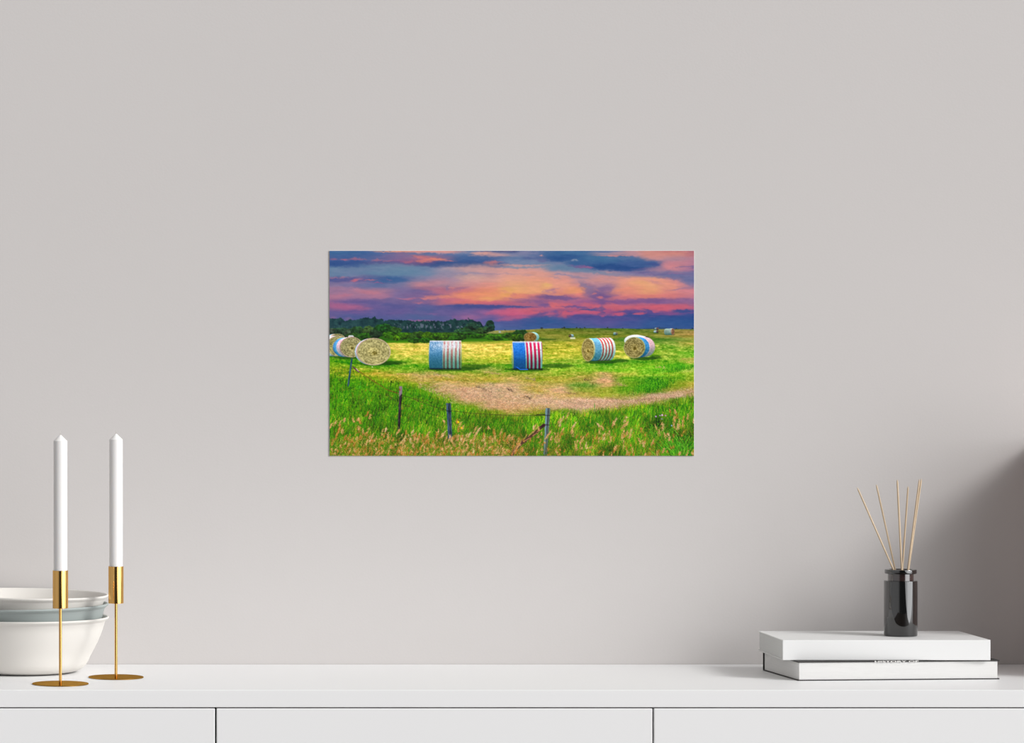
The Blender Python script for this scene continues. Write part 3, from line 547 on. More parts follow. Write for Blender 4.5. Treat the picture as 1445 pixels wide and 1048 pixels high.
    mz = sm(476, 488, PY) * (1 - .5 * sm(524, 545, PY))
    mo = fbm(2.6, 1.3, 250, 3); hs = fbm(11, 1.9, 255, 3)
    fc += (mz * 6 + sm(.1, .6, hs) * mz * 26 * sm(512, 500, PY))[..., None] * np.array([1, .95, .5])
    fc += (mz * mo)[..., None] * np.array([62, 44, 40]) + (mz * hs)[..., None] * np.array([46, 12, 30])
    img = img * (1 - a[..., None]) + fc * a[..., None]
    # little woods on the far horizon
    for (cx, w_, h_) in [(930, 16, 2.6), (915, 10, 1.5), (958, 10, .8), (900, 4, .8)]:
        sl = win(cx - w_ - 2, 455, cx + w_ + 2, 466)
        t = 463.8 - h_ * np.clip(1 - ((PX[sl] - cx) / w_) ** 2, 0, 1) + fbm(2, 2, 260, 2)[sl] * .7
        mix(sl, (40, 70, 105), (PY[sl] > t) * (PY[sl] < 463.9) * (np.abs(PX[sl] - cx) < w_) * .85)

    # ---------------- shrubs between the trees and the field
    def shrub(cx, cy, rx, ry, col, seed):
        sl = win(cx - rx * 1.5, cy - ry * 1.6, cx + rx * 1.5, cy + ry * 1.5)
        nx = fbm(4, 4, seed, 3)[sl]
        d = ((PX[sl] - cx) / rx) ** 2 + ((PY[sl] - cy) / ry) ** 2 + nx * .6
        g = fbm(2.4, 2.0, seed + 5, 3)[sl]
        li = (cy - PY[sl]) / ry * .3 + g * .8 - .08
        c = np.asarray(col, float)[None, None] * (1 + li[..., None])
        al = sm(1.12, .88, d)[..., None]
        img[sl] = img[sl] * (1 - al) + np.clip(c, 0, 255) * al
    sl = win(465, 463, 745, 486)
    bt = interp([465,500,550,600,650,700,730,745], [489,487,483.2,483,481.8,480.6,480.2,480.2])[sl]
    t0 = interp([465,500,560,590,640,700,745], [463,464,469,471,471.5,471,471])[sl]
    mix(sl, (44, 96, 14), sm(-.8, .8, PY[sl] - t0) * sm(.8, -.8, PY[sl] - bt))
    mix(sl, (70, 135, 8), sm(-3.6, -1.8, PY[sl] - bt) * sm(.7, -.7, PY[sl] - bt) * .8)
    sh = [(470,469,9,6,(54,66,52)),(482,468,11,6,(36,62,42)),(494,470,8,6,(54,70,52)),(505,466,11,6,(34,64,34)),(520,466,9,6,(52,78,36)),(515,474,12,5,(38,84,18)),(498,474,10,5,(38,70,24)),
          (476,476,14,5,(34,60,34)),(541,465,15,9,(26,70,24)),(530,471,9,6,(34,56,34)),(559,467,8,6,(44,80,26)),(549,472,9,5,(52,100,14)),(566,474,10,5,(54,104,12)),(559,477,5,4,(84,136,10)),
          (574,473,8,5,(60,108,12)),(590,474,11,7,(44,76,24)),(585,480,10,4,(38,80,18)),(604,474,9,6,(60,100,10)),(602,480,10,4,(34,84,12)),(618,475,9,6,(48,90,12)),(630,474,8,5,(58,98,16)),
          (648,475,11,6,(40,78,18)),(640,478,9,4,(38,82,16)),(672,474,13,3,(40,92,12)),(690,473,12,2.6,(44,84,14)),(700,476,16,4,(50,100,14)),(720,473,12,4.6,(44,84,18)),(735,470,11,5,(28,64,22)),(729,476,12,5,(54,90,12)),(739,476,8,5,(40,74,14)),
          (660,466,13,5,(34,66,34)),(648,467,8,3,(44,84,50)),(680,466,12,4.6,(44,74,34)),(690,464,9,3.6,(36,66,40)),(692,456,6,4.6,(24,54,40)),(694,461,5,3.6,(26,56,44)),(668,460,10,5,(34,66,50)),(660,470,16,2.4,(36,74,24))]
    for k, s in enumerate(sh): shrub(*s, 300 + 9 * k)
    mix(win(560, 482, 720, 484.5), (84, 150, 12), .0 * PX[win(560, 482, 720, 484.5)] + .25)

    # ---------------- strokes: grass blades and straw
    def strokes(xs, ys, ln, lean, wd, cols, curve=0.0, al=1.0, taper=True):
        n_ = 16
        sx = W / (X1 - X0); sy = H / (Y1 - Y0)
        o = np.argsort(ys)
        xs, ys, ln, lean, wd, cols = xs[o], ys[o], ln[o], lean[o], wd[o], cols[o]
        cv = np.broadcast_to(curve, ys.shape)[o]
        CH = 400
        for s in range(0, len(xs), CH):
            q = slice(s, s + CH)
            m = int(max(6, np.max(ln[q]) * sy * 1.15))
            for t in np.linspace(0, 1, m):
                X = (xs[q] + ln[q] * (lean[q] * t + cv[q] * t * t) - X0) * sx
                Y = (ys[q] - ln[q] * t * (1 - .25 * np.abs(cv[q]) * t) - Y0) * sy
                w_ = wd[q] * sx * ((1 - t * .8) if taper else 1)
                for k in range(-3, 4):
                    msk = np.abs(k) <= w_ * .5
                    xi = np.round(X + k).astype(int); yi = np.round(Y).astype(int)
                    ok = msk & (xi >= 0) & (xi < W) & (yi >= 0) & (yi < H)
                    c = cols[q][ok] * (.82 + .3 * t)
                    img[yi[ok], xi[ok]] = img[yi[ok], xi[ok]] * (1 - al) + c * al

    def pick(pal, n_, jit=10):
        p = np.array(pal, float)
        c = p[rng.integers(0, len(p), n_)]
        return c + rng.normal(0, jit, (n_, 1)) + rng.normal(0, jit * .4, (n_, 3))

    gb = lambda x: np.interp(x, [465,500,540,580,605,625,640,680,720,760,790,840,870,900,940,981],
                             [516,521,531,541,549,562,572,581,588,590,582,579,576,570,565,556])
    # stubble and short grass between the bales and the bank, coloured by the ground below it
    n_ = 15000
    xs = rng.uniform(465, 981, n_); ys = 484 + (rng.random(n_) ** .8) * 108
    ok = (ys < gb(xs) + 6) & ~((ys < 500) & (xs < 560))
    xs, ys = xs[ok], ys[ok]
    ii = np.clip(((ys - Y0) / (Y1 - Y0) * H).astype(int), 0, H - 1); jj = np.clip(((xs - X0) / (X1 - X0) * W).astype(int), 0, W - 1)
    base = img[ii, jj].copy()
    sc_ = np.interp(ys, [484, 520, 560, 600], [.9, 1.6, 2.6, 4])
    jit = rng.normal(0, 1, len(xs))[:, None] * np.array([32, 28, 24]) + rng.normal(0, 1, (len(xs), 1)) * np.array([10, -2, -4])
    green = (base[:, 1] > base[:, 0] * 1.08)
    ln = sc_ * rng.uniform(.5, 1.6, len(xs)) * np.where(green, 1.25, .75)
    lean = np.where(green, rng.normal(.1, .3, len(xs)), rng.normal(0, 1.3, len(xs)))
    strokes(xs, ys + .5, ln, lean, rng.uniform(.3, .7, len(xs)), np.clip(base + jit, 0, 255), 0, .75)
    # taller clump on the right and isolated weeds
    n_ = 900
    xs = rng.normal(921, 12, n_); ys = 547 + rng.normal(0, 3.0, n_) - (xs - 922) * .2
    strokes(xs, ys, rng.uniform(3, 8, n_), rng.normal(.12, .22, n_), rng.uniform(.4, .8, n_), pick([(60,140,10),(30,104,10),(84,164,16),(24,84,8),(110,176,24)], n_, 8))
    n_ = 260
    xs = rng.normal(955, 12, n_); ys = 521 + rng.normal(0, 2, n_) - (xs - 955) * .12
    strokes(xs, ys, rng.uniform(3, 6, n_), rng.normal(.12, .3, n_), rng.uniform(.4, .8, n_), pick([(60,150,10),(50,130,14),(110,184,30)], n_, 8))
    # shadow side of the bales on the field
    # ---------------- the bales
    def bale(cx, cy, rx, ry, length, ux, uy, face, hay, bands, seed, dark=1.0, core=True, top_hl=.5, endr=.93):
        """near face ellipse (cx,cy,rx,ry); body runs from it along (ux,uy)*length; bands = [(t0,t1,colour)]"""
        m = length + rx + ry + 6
        sl = win(cx - m, cy - m, cx + m, cy + m)
        x = PX[sl]; y = PY[sl]
        nz = fbm(1.6, 1.6, seed, 2)[sl]; nb = fbm(5, 5, seed + 3, 3)[sl]
        ok = np.zeros(x.shape); tt = np.zeros(x.shape)
        # sweep far to near so the nearest ring wins
        for t in np.linspace(1, 0, 90):
            ex = cx + ux * length * t; ey = cy + uy * length * t
            k = 1 - (1 - endr) * t
            d = ((x - ex) / (rx * k)) ** 2 + ((y - ey) / (ry * k)) ** 2 + nb * .012
            q = d < 1
            tt[q] = t + .0001; ok[q] = 1
        v = (y - (cy + uy * length * tt)) / ry
        col = np.zeros(x.shape + (3,)) + np.array(bands[-1][2], float)
        for (b0, b1, c) in bands:
            tj = np.clip(tt + nz * .006, 0, 1)
            q = (tj >= b0) & (tj < b1)
            col[q] = c
        shade = np.clip(1.06 - .66 * sm(-.55, 1.0, v) * dark + top_hl * sm(-.55, -1.0, v), 0, 2)
        dk_ = (sm(-.65, .9, v) * dark)[..., None]
        shade = np.clip(1.04 + top_hl * sm(-.5, -1.0, v), 0, 2)
        col = col * shade[..., None] * (1 - dk_ * np.array([.60, .40, .44])) * (1 - .45 * sm(.86, 1.0, v) * dark)[..., None] + (nz * 22 + nb * 16)[..., None]
        # the lower part of the wrap is bluish green in the grass light
        al = ok
        a_ = al[..., None]
        img[sl] = img[sl] * (1 - a_) + np.clip(col, 0, 255) * a_
        if face:
            dx = (x - cx) / rx; dy = (y - cy) / ry
            r = np.sqrt(dx * dx + dy * dy); th = np.arctan2(dy, dx)
            sp = np.sin(r * 34 + th + nb * 5 + nz * 3)
            h = np.zeros(x.shape + (3,)) + np.array(hay, float)
            h += (sp * 22 + nz * 52 + nb * 18)[..., None] * np.array([1, .95, .75])
            if core:
                h -= (sm(.2, .08, np.hypot(dx - .05, dy - .1)) * 55)[..., None]
                h += (sm(.5, .2, r) * 12)[..., None] * np.array([1, .8, .2])
            rim = sm(.9, .98, r)
            h = h * (1 - rim[..., None] * .5) + np.array(face, float) * rim[..., None] * .5
            al = sm(1.03, .97, r)[..., None]
            img[sl] = img[sl] * (1 - al) + np.clip(h, 0, 255) * al

    def shadow(cx, cy, rx, ry, a_=.7, col=(28, 70, 8)):
        sl = win(cx - rx * 1.4, cy - ry * 2, cx + rx * 1.4, cy + ry * 2)
        d = ((PX[sl] - cx) / rx) ** 2 + ((PY[sl] - cy) / ry) ** 2 + fbm(3, 2, 777, 3)[sl] * .4
        mix(sl, col, a_ * sm(1.2, .4, d))

    W_, blu, lbl, pk, rd = (238,240,244), (64,140,200), (150,205,228), (238,196,206), (206,110,118)
    def stripes(b0, blue, red, white, n=5, w=1.0):
        out = [(0, b0, blue)] if b0 > 0 else []
        st_ = (1 - b0) / (2 * n)
        for k in range(2 * n):
            out.append((b0 + k * st_, b0 + (k + 1) * st_ + .001, red if k % 2 else white))
        return out
    # distant bales
    for (x, y, r, l, c, hc) in [(949.5,467.7,3.2,9,(148,165,150),(130,90,66)),]:
        shadow(x - 4, 471.8, 9, 1.2, .6)
        bale(x + .2, y, 2.4, 4.7, 10.2, -1, .02, (190,160,130), (138,100,72), [(0,.06,(205,180,160)),(.06,.2,(150,170,165)),(.2,.24,(190,200,195)),(.24,1,(150,172,160))], 801, .8, False, .25)
    bale(928.6,463.8,1.2,1.9,3.6,-1,0,None,(90,60,50),[(0,.3,(96,62,56)),(.3,1,(140,160,165))],811,.9,False,.2)
    bale(928.2,467.8,1.2,1.8,4.4,-1,0,None,(90,60,50),[(0,.2,(96,66,56)),(.2,1,(170,190,195))],812,.9,False,.3)
    shadow(925,469.6,5,.6,.5)
    bale(870.8,470.7,1.0,2.0,4.2,-1,0,None,(90,70,50),[(0,.25,(100,96,80)),(.25,1,(128,160,160))],813,.9,False,.3)
    shadow(867.5,472.7,4,.6,.6)
    bale(804.6,473.6,2.2,2.2,3.4,1,-.05,(120,96,70),(82,68,38),[(0,1,(140,170,180))],814,.8,False,.3)
    sl = win(805, 476, 811.8, 477.8); mix(sl, (226, 228, 196), 0 * PX[sl] + .9)
    for (x, y, r) in [(764.8,462.6,1.7),(796.3,462,1.5),(793.8,462.5,1),(814,462,1.4),(818.8,462.5,1),(825.2,462,1.2),(857.6,461.9,1),(879,462.6,.7),(712.8,465.3,1.1),(954.5,463.2,.8),(977.2,463,1.1)]:
        sl = win(x - 4, y - 3, x + 4, y + 3)
        mix(sl, (34, 38, 40), sm(1.2, .7, np.hypot((PX[sl] - x) / r, (PY[sl] - y) / (r * .8)) + fbm(1.5, 1.5, 821, 2)[sl] * .4) * .85)
    sl = win(703.7, 466.6, 707.4, 469.2); mix(sl, (165, 178, 185), sm(1.2, .7, np.hypot((PX[sl] - 705.5) / 1.8, (PY[sl] - 467.9) / 1.2)))
    # bale behind the blue one
    shadow(775, 478.4, 14, 1.2, .5)
    bale(748.3,475.6,8.9,7.2,4.0,1,-.08,(190,186,150),(124,94,40),[(0,.2,(170,190,160)),(.2,1,(150,205,205))],830,.7,True,.2,.98)
    # left cluster
    bale(477,478,10.5,7.4,6,-1,.1,(190,190,160),(120,116,70),[(0,.3,(214,150,130)),(.3,.6,(236,236,236)),(.6,1,(150,200,235))],840,.6,False,.2,1)
    sl = win(492, 472.8, 499.2, 476); mix(sl, (206, 224, 214), sm(4.2, 3.2, np.abs(PX[sl] - 495.6) + np.clip(473.8 - PY[sl], 0, 2)))
    sl = win(491.5, 474.3, 499.6, 476); mix(sl, (224, 196, 206), 0 * PX[sl] + .8)
    bale(478,488,17,14.4,8,-1,.03,(200,190,170),(150,146,92),[(0,.06,(216,120,140)),(.06,.9,(236,228,236)),(.9,1,(150,170,185))],845,.8,False,.1,1)
    shadow(492, 504, 24, 3, .75)
    bale(496.5,489.5,16.6,14.4,11.2,-1,.02,(206,186,170),(150,144,96),[(0,.05,(204,92,112)),(.05,.5,(240,200,214)),(.5,.8,(88,168,224)),(.8,.96,(60,130,200)),(.96,1,(190,190,130))],850,.75,True,.28,.94)
    shadow(534, 512.6, 32, 3.4, .8); shadow(552, 511.5, 22, 3, .6)
    bale(527.6,496,23.9,19.2,3.0,-1,.0,(214,196,180),(166,158,104),[(0,.12,(216,110,130)),(.12,.62,(244,214,224)),(.62,.75,(120,170,220)),(.75,1,(196,224,240))],860,.7,True,.2,.985)
    # striped and half blue bale, seen side on
    shadow(640, 520.5, 42, 3.4, .75); shadow(670, 517, 26, 4, .55)
    # bright blue bale, side on
    shadow(745, 521, 34, 3, .7); shadow(786, 516, 26, 3.4, .6)
    def side_bale(xl, xr, yt, yb, bowl_, bowr, bow, skew, bands, hi, seed, spk):
        """bale seen side on: bands = [(x0, x1, colour)] across the wrap at mid height"""
        sl = win(xl - 5, yt - 3, xr + 5, yb + 3)
        x = PX[sl]; y = PY[sl]
        v = (y - (yt + yb) / 2) / ((yb - yt) / 2)
        c_ = np.sqrt(np.clip(1 - v * v, 0, 1))
        nz = fbm(.9, 1.3, seed, 2)[sl]; nb = fbm(4, 6, seed + 3, 3)[sl]; nw = fbm(7, 9, seed + 7, 2)[sl]
        L = xl - bowl_ * c_; R_ = xr + bowr * c_
        xe = x - skew * v - bow * (1 - v * v) + nz * .12
        col = np.zeros(x.shape + (3,)) + np.array(bands[-1][2], float)
        for (a0, a1, c) in bands:
            k = (sm(a0 - .3, a0 + .3, xe) * sm(a1 + .3, a1 - .3, xe))[..., None]
            col = col * (1 - k) + np.array(c, float) * k
        g = sm(-.75, .85, v)[..., None]
        fade = (sm(.1, -.8, v) * spk * (.6 + nw * .8 + nz * .7))[..., None]
        col = col * (1 - np.clip(fade, 0, .8)) + np.array(hi, float) * np.clip(fade, 0, .8)
        top = sm(-.86, -.97, v)[..., None]
        col = col * (1 - top * .75) + np.array((246, 240, 246), float) * top * .75
        col = col * (1 - g * np.array([.60, .36, .42])) * (1 - .75 * sm(.84, 1.0, v))[..., None]
        col = col + (nz * 26 * (1 - .4 * g[..., 0]) + nb * 8)[..., None]
        al = (sm(-.35, .35, x - L) * sm(.35, -.35, x - R_) * sm(-.35, .35, y - yt + .8 * c_ * 0 + nw * .3) * sm(.4, -.4, y - yb))[..., None]
        img[sl] = img[sl] * (1 - al) + np.clip(col, 0, 255) * al

    m1, r1 = (214, 232, 226), (208, 128, 126)
    side_bale(607.4, 651.0, 480.2, 521.2, 2.3, .9, -.5, -.4,
        [(600,606.4,(196,196,150)),(606.4,625.2,(92,150,200)),(625.2,626.0,m1),(626.0,628.8,r1),(628.8,631.2,m1),(631.2,634.2,r1),(634.2,636.8,m1),(636.8,639.8,r1),(639.8,642.6,m1),(642.6,645.4,r1),(645.4,648.4,m1),(648.4,649.9,(190,80,96)),(649.9,660,(214,200,140))], (226,230,240), 870, .75)
    w2, r2 = (240, 246, 250), (226, 22, 84)
    side_bale(723.8, 764.0, 481.6, 521.4, 1.6, 1.9, .7, .9,
        [(715,724.2,(226,214,150)),(724.2,741.3,(36,124,228)),(741.3,742.9,(200,232,244)),(742.9,745.5,r2),(745.5,747.9,w2),(747.9,750.9,r2),(750.9,753.4,w2),(753.4,756.6,r2),(756.6,759.0,w2),(759.0,762.0,r2),(762.0,764.6,w2),(764.6,770,(190,60,110))], (150,196,240), 880, .12)
    sl = win(755, 490, 764, 498); mix(sl, (90, 90, 60), .55 * sm(1.0, .3, np.abs(PY[sl] - 493.4)) * sm(.1, .5, fbm(1.5, 1.5, 889, 2)[sl] + .3))
    shadow(764.5, 521, 2.2, 2.0, .7, (20, 30, 16))
    sl = win(729, 513, 745, 522.5)
    mix(sl, (30, 110, 230), sm(1.0, .4, np.abs(PY[sl] - (516 + np.clip(PX[sl] - 727, 0, 7) * .7))) * (PX[sl] > 726) * .9)
    # right pair
    shadow(850, 510.6, 26, 2.6, .8); shadow(876, 508.6, 12, 2.4, .7)
    bale(829.8,493.4,8.9,16.2,30.2,1,-.035,(214,206,140),(150,134,76),[(0,.06,(206,206,160)),(.06,.36,(110,174,210)),(.36,.4,(214,226,226))] + [(.40 + k * .072, .40 + (k + 1) * .072 + .001, ((198,84,80) if k % 2 == 0 else (226,238,234))) for k in range(8)] + [(.97,1.01,(226,230,226))],890,.95,True,.3,1)
    bale(902,481.6,16,8.6,10,-.5,-.1,None,(200,200,190),[(0,1,(228,230,226))],900,.4,False,.1,1)
    sl = win(910, 473, 917, 478); mix(sl, (50, 34, 26), sm(1.3, .6, np.hypot((PX[sl] - 913.4) / 2.6, (PY[sl] - 475.4 - (PX[sl] - 913.4) * .4) / 1.0)) * .9)
    shadow(910, 505.6, 22, 2.4, .8); shadow(926, 503.4, 9, 2.4, .6)
    bale(895.4,490.2,15.0,14.9,15.2,1,-.06,(190,200,130),(136,124,72),[(0,.05,(150,180,150)),(.05,.46,(60,142,204)),(.46,.5,(228,200,210)),(.5,.6,(238,196,206)),(.6,.63,(206,110,130)),(.63,.74,(238,206,212)),(.74,.77,(206,110,130)),(.77,.9,(234,200,206)),(.9,.93,(206,130,140)),(.93,1,(226,190,196))],910,.95,True,.2,.93)

    # ---------------- tan hay rows on the ground: dark seams and straw
    n_ = 5200
    xs = rng.uniform(590, 981, n_)
    mid = np.interp(xs, [590,640,700,760,830,880,930,981], [548,556,562,567,572,570,562,552])
    wid = np.interp(xs, [590,700,760,830,880,930,981], [8,16,15,8,6.5,5,3.5])
    ys = mid + rng.normal(0, .62, n_) * wid
    ok = ys < gb(xs) + 3; xs, ys = xs[ok], ys[ok]; n_ = len(xs)
    strokes(xs, ys, rng.uniform(.8, 3.0, n_), rng.normal(0, 2.0, n_), rng.uniform(.3, .7, n_), pick([(214,178,146),(192,152,116),(232,204,180),(162,120,90),(206,164,130),(140,106,80)], n_, 10), 0, .7)
    for (x0, y0, x1, y1, c, k) in [(672,545,694,553,(110,96,72),60),(715,548,724,552,(90,70,60),30),(740,560,750,562,(60,44,36),30),(796,554,814,556,(120,92,70),40),(742,533,756,536,(170,140,120),50),(824,535,832,536,(70,40,30),26),
                                   (684,525,708,528,(186,150,116),60),(612,528,640,532,(196,166,140),60),(560,527,590,529,(196,160,120),50),(895,566,920,562,(110,86,70),40),(870,541,885,545,(196,156,120),50),(960,508,981,506,(190,150,90),60),(925,518,940,519,(212,180,120),40)]:
        xs = rng.uniform(x0, x1, k); ys = y0 + (xs - x0) / (x1 - x0) * (y1 - y0) + rng.normal(0, .9, k)
        strokes(xs, ys, rng.uniform(.6, 2, k), rng.normal(0, 1.6, k), rng.uniform(.4, .8, k), pick([c], k, 14), 0, .8)

    # ---------------- the tall grass bank
    n_ = 17000
    xs = rng.uniform(460, 985, n_); t = rng.random(n_) ** .85
    ys = gb(xs) + 3 + t * (660 - gb(xs))
    dk = 1.0 * np.exp(-(((xs - 926) / 12) ** 2 + ((ys - 606) / 9) ** 2)) + np.exp(-(((xs - 955) / 14) ** 2 + ((ys - 628) / 14) ** 2)) + np.exp(-(((xs - 972) / 9) ** 2 + ((ys - 636) / 12) ** 2)) + .5 * np.exp(-(((xs - 532) / 16) ** 2 + ((ys - 588) / 9) ** 2)) + .5 * np.exp(-(((xs - 500) / 6) ** 2 + ((ys - 572) / 8) ** 2)) + .6 * np.exp(-(((xs - 475) / 8) ** 2 + ((ys - 650) / 9) ** 2)) + .5 * np.exp(-(((xs - 720) / 6) ** 2 + ((ys - 634) / 8) ** 2))
    cols = pick([(74,138,6),(92,152,12),(54,118,8),(108,160,20),(66,126,6),(40,98,8),(124,154,24),(84,142,10),(50,124,18)], n_, 12)
    q = rng.random(n_) < np.interp(ys, [560, 600, 645], [.08, .1, .22]); cols[q] = pick([(160,140,46),(150,112,44),(176,150,60)], q.sum(), 10)
    q = rng.random(n_) < .12; cols[q] = pick([(22,78,8),(30,88,12),(40,70,14)], q.sum(), 6)
    nearedge = (ys - gb(xs) < 12) & (rng.random(n_) < .4); cols[nearedge] = pick([(140,168,26),(160,164,40),(124,160,20)], nearedge.sum(), 10)
    cols *= (1 - .72 * np.clip(dk, 0, 1))[:, None] * np.where(rng.random(n_) < .18, 1.25, 1)[:, None]
    ii = np.clip(((ys - Y0) / (Y1 - Y0) * H).astype(int), 0, H - 1); jj = np.clip(((xs - X0) / (X1 - X0) * W).astype(int), 0, W - 1)
    lf = (fbm(26, 16, 910, 3) * .30 + fbm(8, 8, 920, 3) * .34)[ii, jj]
    cols *= (.93 + lf * 1.25)[:, None]
    ln = np.interp(ys, [515, 560, 600, 650], [4.0, 7, 10, 14]) * rng.uniform(.5, 1.25, n_)
    strokes(xs, ys, ln, rng.normal(.12, .24, n_), rng.uniform(.5, 1.15, n_), np.clip(cols, 4, 255), rng.normal(.02, .12, n_), .9)
    # broad blades on the right corner
    n_ = 240
    xs = rng.normal(962, 12, n_); ys = rng.uniform(628, 652, n_)
    strokes(xs, ys, rng.uniform(14, 28, n_), (xs - 962) / 30 + rng.normal(0, .15, n_), rng.uniform(.7, 1.3, n_), pick([(70,160,20),(96,180,30),(40,120,16),(30,96,14),(110,186,50)], n_, 8), rng.normal(0, .35, n_))
    n_ = 90
    xs = rng.normal(928, 14, n_); ys = rng.uniform(606, 622, n_)
    strokes(xs, ys, rng.uniform(8, 16, n_), rng.normal(0, .3, n_), rng.uniform(.5, .9, n_), pick([(70,150,20),(100,176,30),(30,100,14)], n_, 8), rng.normal(.2, .4, n_))
    # lower left: drying, mixed stalks
    n_ = 5200
    xs = rng.uniform(465, 745, n_); ys = 648 - rng.random(n_) ** 1.15 * np.interp(xs, [465, 600, 740], [28, 31, 34])
    strokes(xs, ys, rng.uniform(1.2, 3.6, n_), rng.normal(.2, .8, n_), rng.uniform(.4, .9, n_), pick([(150,136,40),(172,120,52),(116,132,26),(196,150,84),(88,134,18),(136,98,36),(58,104,12),(204,164,110)], n_, 12), 0, .8)
    n_ = 1500
    xs = rng.uniform(760, 980, n_); ys = 648 - rng.random(n_) ** .9 * 46
    strokes(xs, ys, rng.uniform(1.2, 3.4, n_), rng.normal(.2, .8, n_), rng.uniform(.4, .8, n_), pick([(150,140,36),(176,130,60),(120,150,24),(150,110,40)], n_, 10), 0, .6)

    # ---------------- fence: posts, brace, wires
    def line(pts, w_, col, al=1.0, jitter=0.0, seed=0, barbs=0):
        P_ = np.array(pts, float)
        x0, y0 = P_.min(0) - 3; x1, y1 = P_.max(0) + 3
        sl = win(x0, y0, x1, y1)
        x = PX[sl]; y = PY[sl]
        d = np.full(x.shape, 1e9)
        for (ax, ay), (bx, by) in zip(P_[:-1], P_[1:]):
            L = (bx - ax) ** 2 + (by - ay) ** 2
            tt = np.clip(((x - ax) * (bx - ax) + (y - ay) * (by - ay)) / L, 0, 1)
            d = np.minimum(d, np.hypot(x - ax - tt * (bx - ax), y - ay - tt * (by - ay)))
        if jitter: d = d + fbm(4, 4, seed, 2)[sl] * jitter
        mix(sl, col, al * sm(w_ * .5 + .28, w_ * .5 - .28, d))

    def post(x0, y0, x1, y1, w0, w1, c_l, c_m, c_d, seed):
        sl = win(min(x0, x1) - 5, y0 - 2, max(x0, x1) + 5, y1 + 2)
        x = PX[sl]; y = PY[sl]; t_ = np.clip((y - y0) / (y1 - y0), 0, 1)
        cx = x0 + (x1 - x0) * t_; w_ = w0 + (w1 - w0) * t_
        u = (x - cx) / (w_ * .5)
        nz = fbm(.9, 6, seed, 3)[sl]
        c = np.where((u < -.2)[..., None], np.array(c_l, float), np.where((u < .45)[..., None], np.array(c_m, float), np.array(c_d, float)))
        c = c + (nz * 42)[..., None]
        al = (np.abs(u + nz * .12) < 1) * (y >= y0) * (y <= y1 + fbm(1.2, 3, seed + 4, 2)[sl] * 4)
        al = al[..., None]
        img[sl] = img[sl] * (1 - al) + np.clip(c, 0, 255) * al

    wire = (62, 50, 34)
    line([(465,524),(478,529.5),(492,534),(520,549),(545,561),(563,569.5),(585,579),(600,585)], .5, (96,96,40), .45, .3, 41)
    line([(497.6,517),(506,523),(522,534),(545,549),(563,555.5)], .8, (124,72,36), .9, .2, 42)
    line([(465,515.4),(476,517),(497,517)], .4, (150,120,60), .6)
    line([(499,518),(503,521.5),(507,524.5)], 1.9, (96,66,62), .95, .6, 43)
    line([(503,519.8),(506,523.4)], 1.2, (206,184,176), .8)
    line([(545,555.5),(558,565)], .8, (60,66,40), .8, .3, 44)
    line([(566,557),(585,563),(610,573),(632,579),(668,583),(700,585),(726,586.6),(748,586),(770,585.5)], .62, wire, .85, .15, 45)
    line([(755,586),(760,585),(769,585.6)], 1.3, (40,28,24), .85, .7, 46)
    line([(567,568.6),(585,577),(600,582),(625,588)], .55, wire, .7, .15, 47)
    line([(773,597),(790,600)], .4, wire, .3)
    post(497.0, 505.4, 491.6, 544, 2.5, 2.6, (48,78,92), (60,96,112), (26,44,54), 600)
    post(566, 545.4, 563.2, 604, 4.4, 3.2, (60,46,56), (54,44,50), (34,26,32), 610)
    sl = win(561, 545, 569, 561.5)
    mix(sl, (150, 130, 140), ((PY[sl] < 560 - (PX[sl] - 563) * 1.0) & (np.abs(PX[sl] - 566 + (PY[sl] - 545) * .04) < 2.2)) * .85)
    mix(sl, (150, 70, 40), sm(1.3, .5, np.hypot((PX[sl] - 564.6) / 1.0, (PY[sl] - 549.8) / 1.8)) * .8)
    post(633.2, 568.6, 635.6, 621.5, 6.6, 5.8, (66,88,110), (52,62,74), (58,74,90), 620)
    line([(630.4,579.6),(637,580.3)], .9, (20, 24, 26), .9)
    post(773.6, 575.8, 769.6, 642.5, 6.8, 5.0, (112,142,150), (74,80,90), (98,112,104), 630)
    sl = win(764, 600, 778, 644); mix(sl, (84, 96, 50), .4 * sm(598, 640, PY[sl]) * (np.abs(PX[sl] - 771.5 + (PY[sl] - 600) * .05) < 3))
    line([(769.6,586),(776.6,586.2)], .9, (20, 20, 24), .9); line([(768.6,599.2),(775.4,599.6)], .9, (30, 22, 22), .9)
    line([(767.4,600),(752,614),(735,626),(722,642)], 4.6, (84, 58, 46), 1, 1.0, 48)
    line([(767.4,600.2),(762,605)], 3.4, (52, 30, 36), .9, .4, 50)
    for (ax, ay, bx, by) in [(759,602,752,611),(752,609,746,616),(758,611,752,615),(744,613,738,622),(748,618,741,622),(735,624,728,634),(728,630,723,642),(764,606,758,609),(733,620,729,626)]:
        line([(ax,ay),(bx,by)], 1.0, (196,140,96), .85, .3, int(ax))

    # ---------------- seed heads
    def plume(x, y, h, lean, col, sz=1.0, dens=1.0, droop=.35, stem=True):
        if stem:
            line([(x - lean * h * .9, y + h * 1.25), (x - lean * h * .25, y + h * .45), (x, y)], .45, (160,140,50), .75)
        k = int((20 + 12 * rng.random()) * dens)
        t_ = rng.random(k)
        bx = x - lean * h * .8 * t_ + rng.normal(0, .85 * sz, k) * (.3 + t_)
        by = y + h * t_ + rng.normal(0, .4, k)
        c = np.array(col, float) + rng.normal(0, 24, (k, 1)) * np.array([1, .95, .8])
        sz = sz * 1.22; k_ = 0
        strokes(bx, by, rng.uniform(.8, 2.2, k) * sz, rng.normal(.35 + lean, .55, k), rng.uniform(.55, 1.1, k), np.clip(c, 0, 255), 0, .9)
    T1, T2, T3 = (204,156,100), (184,126,58), (222,182,134)
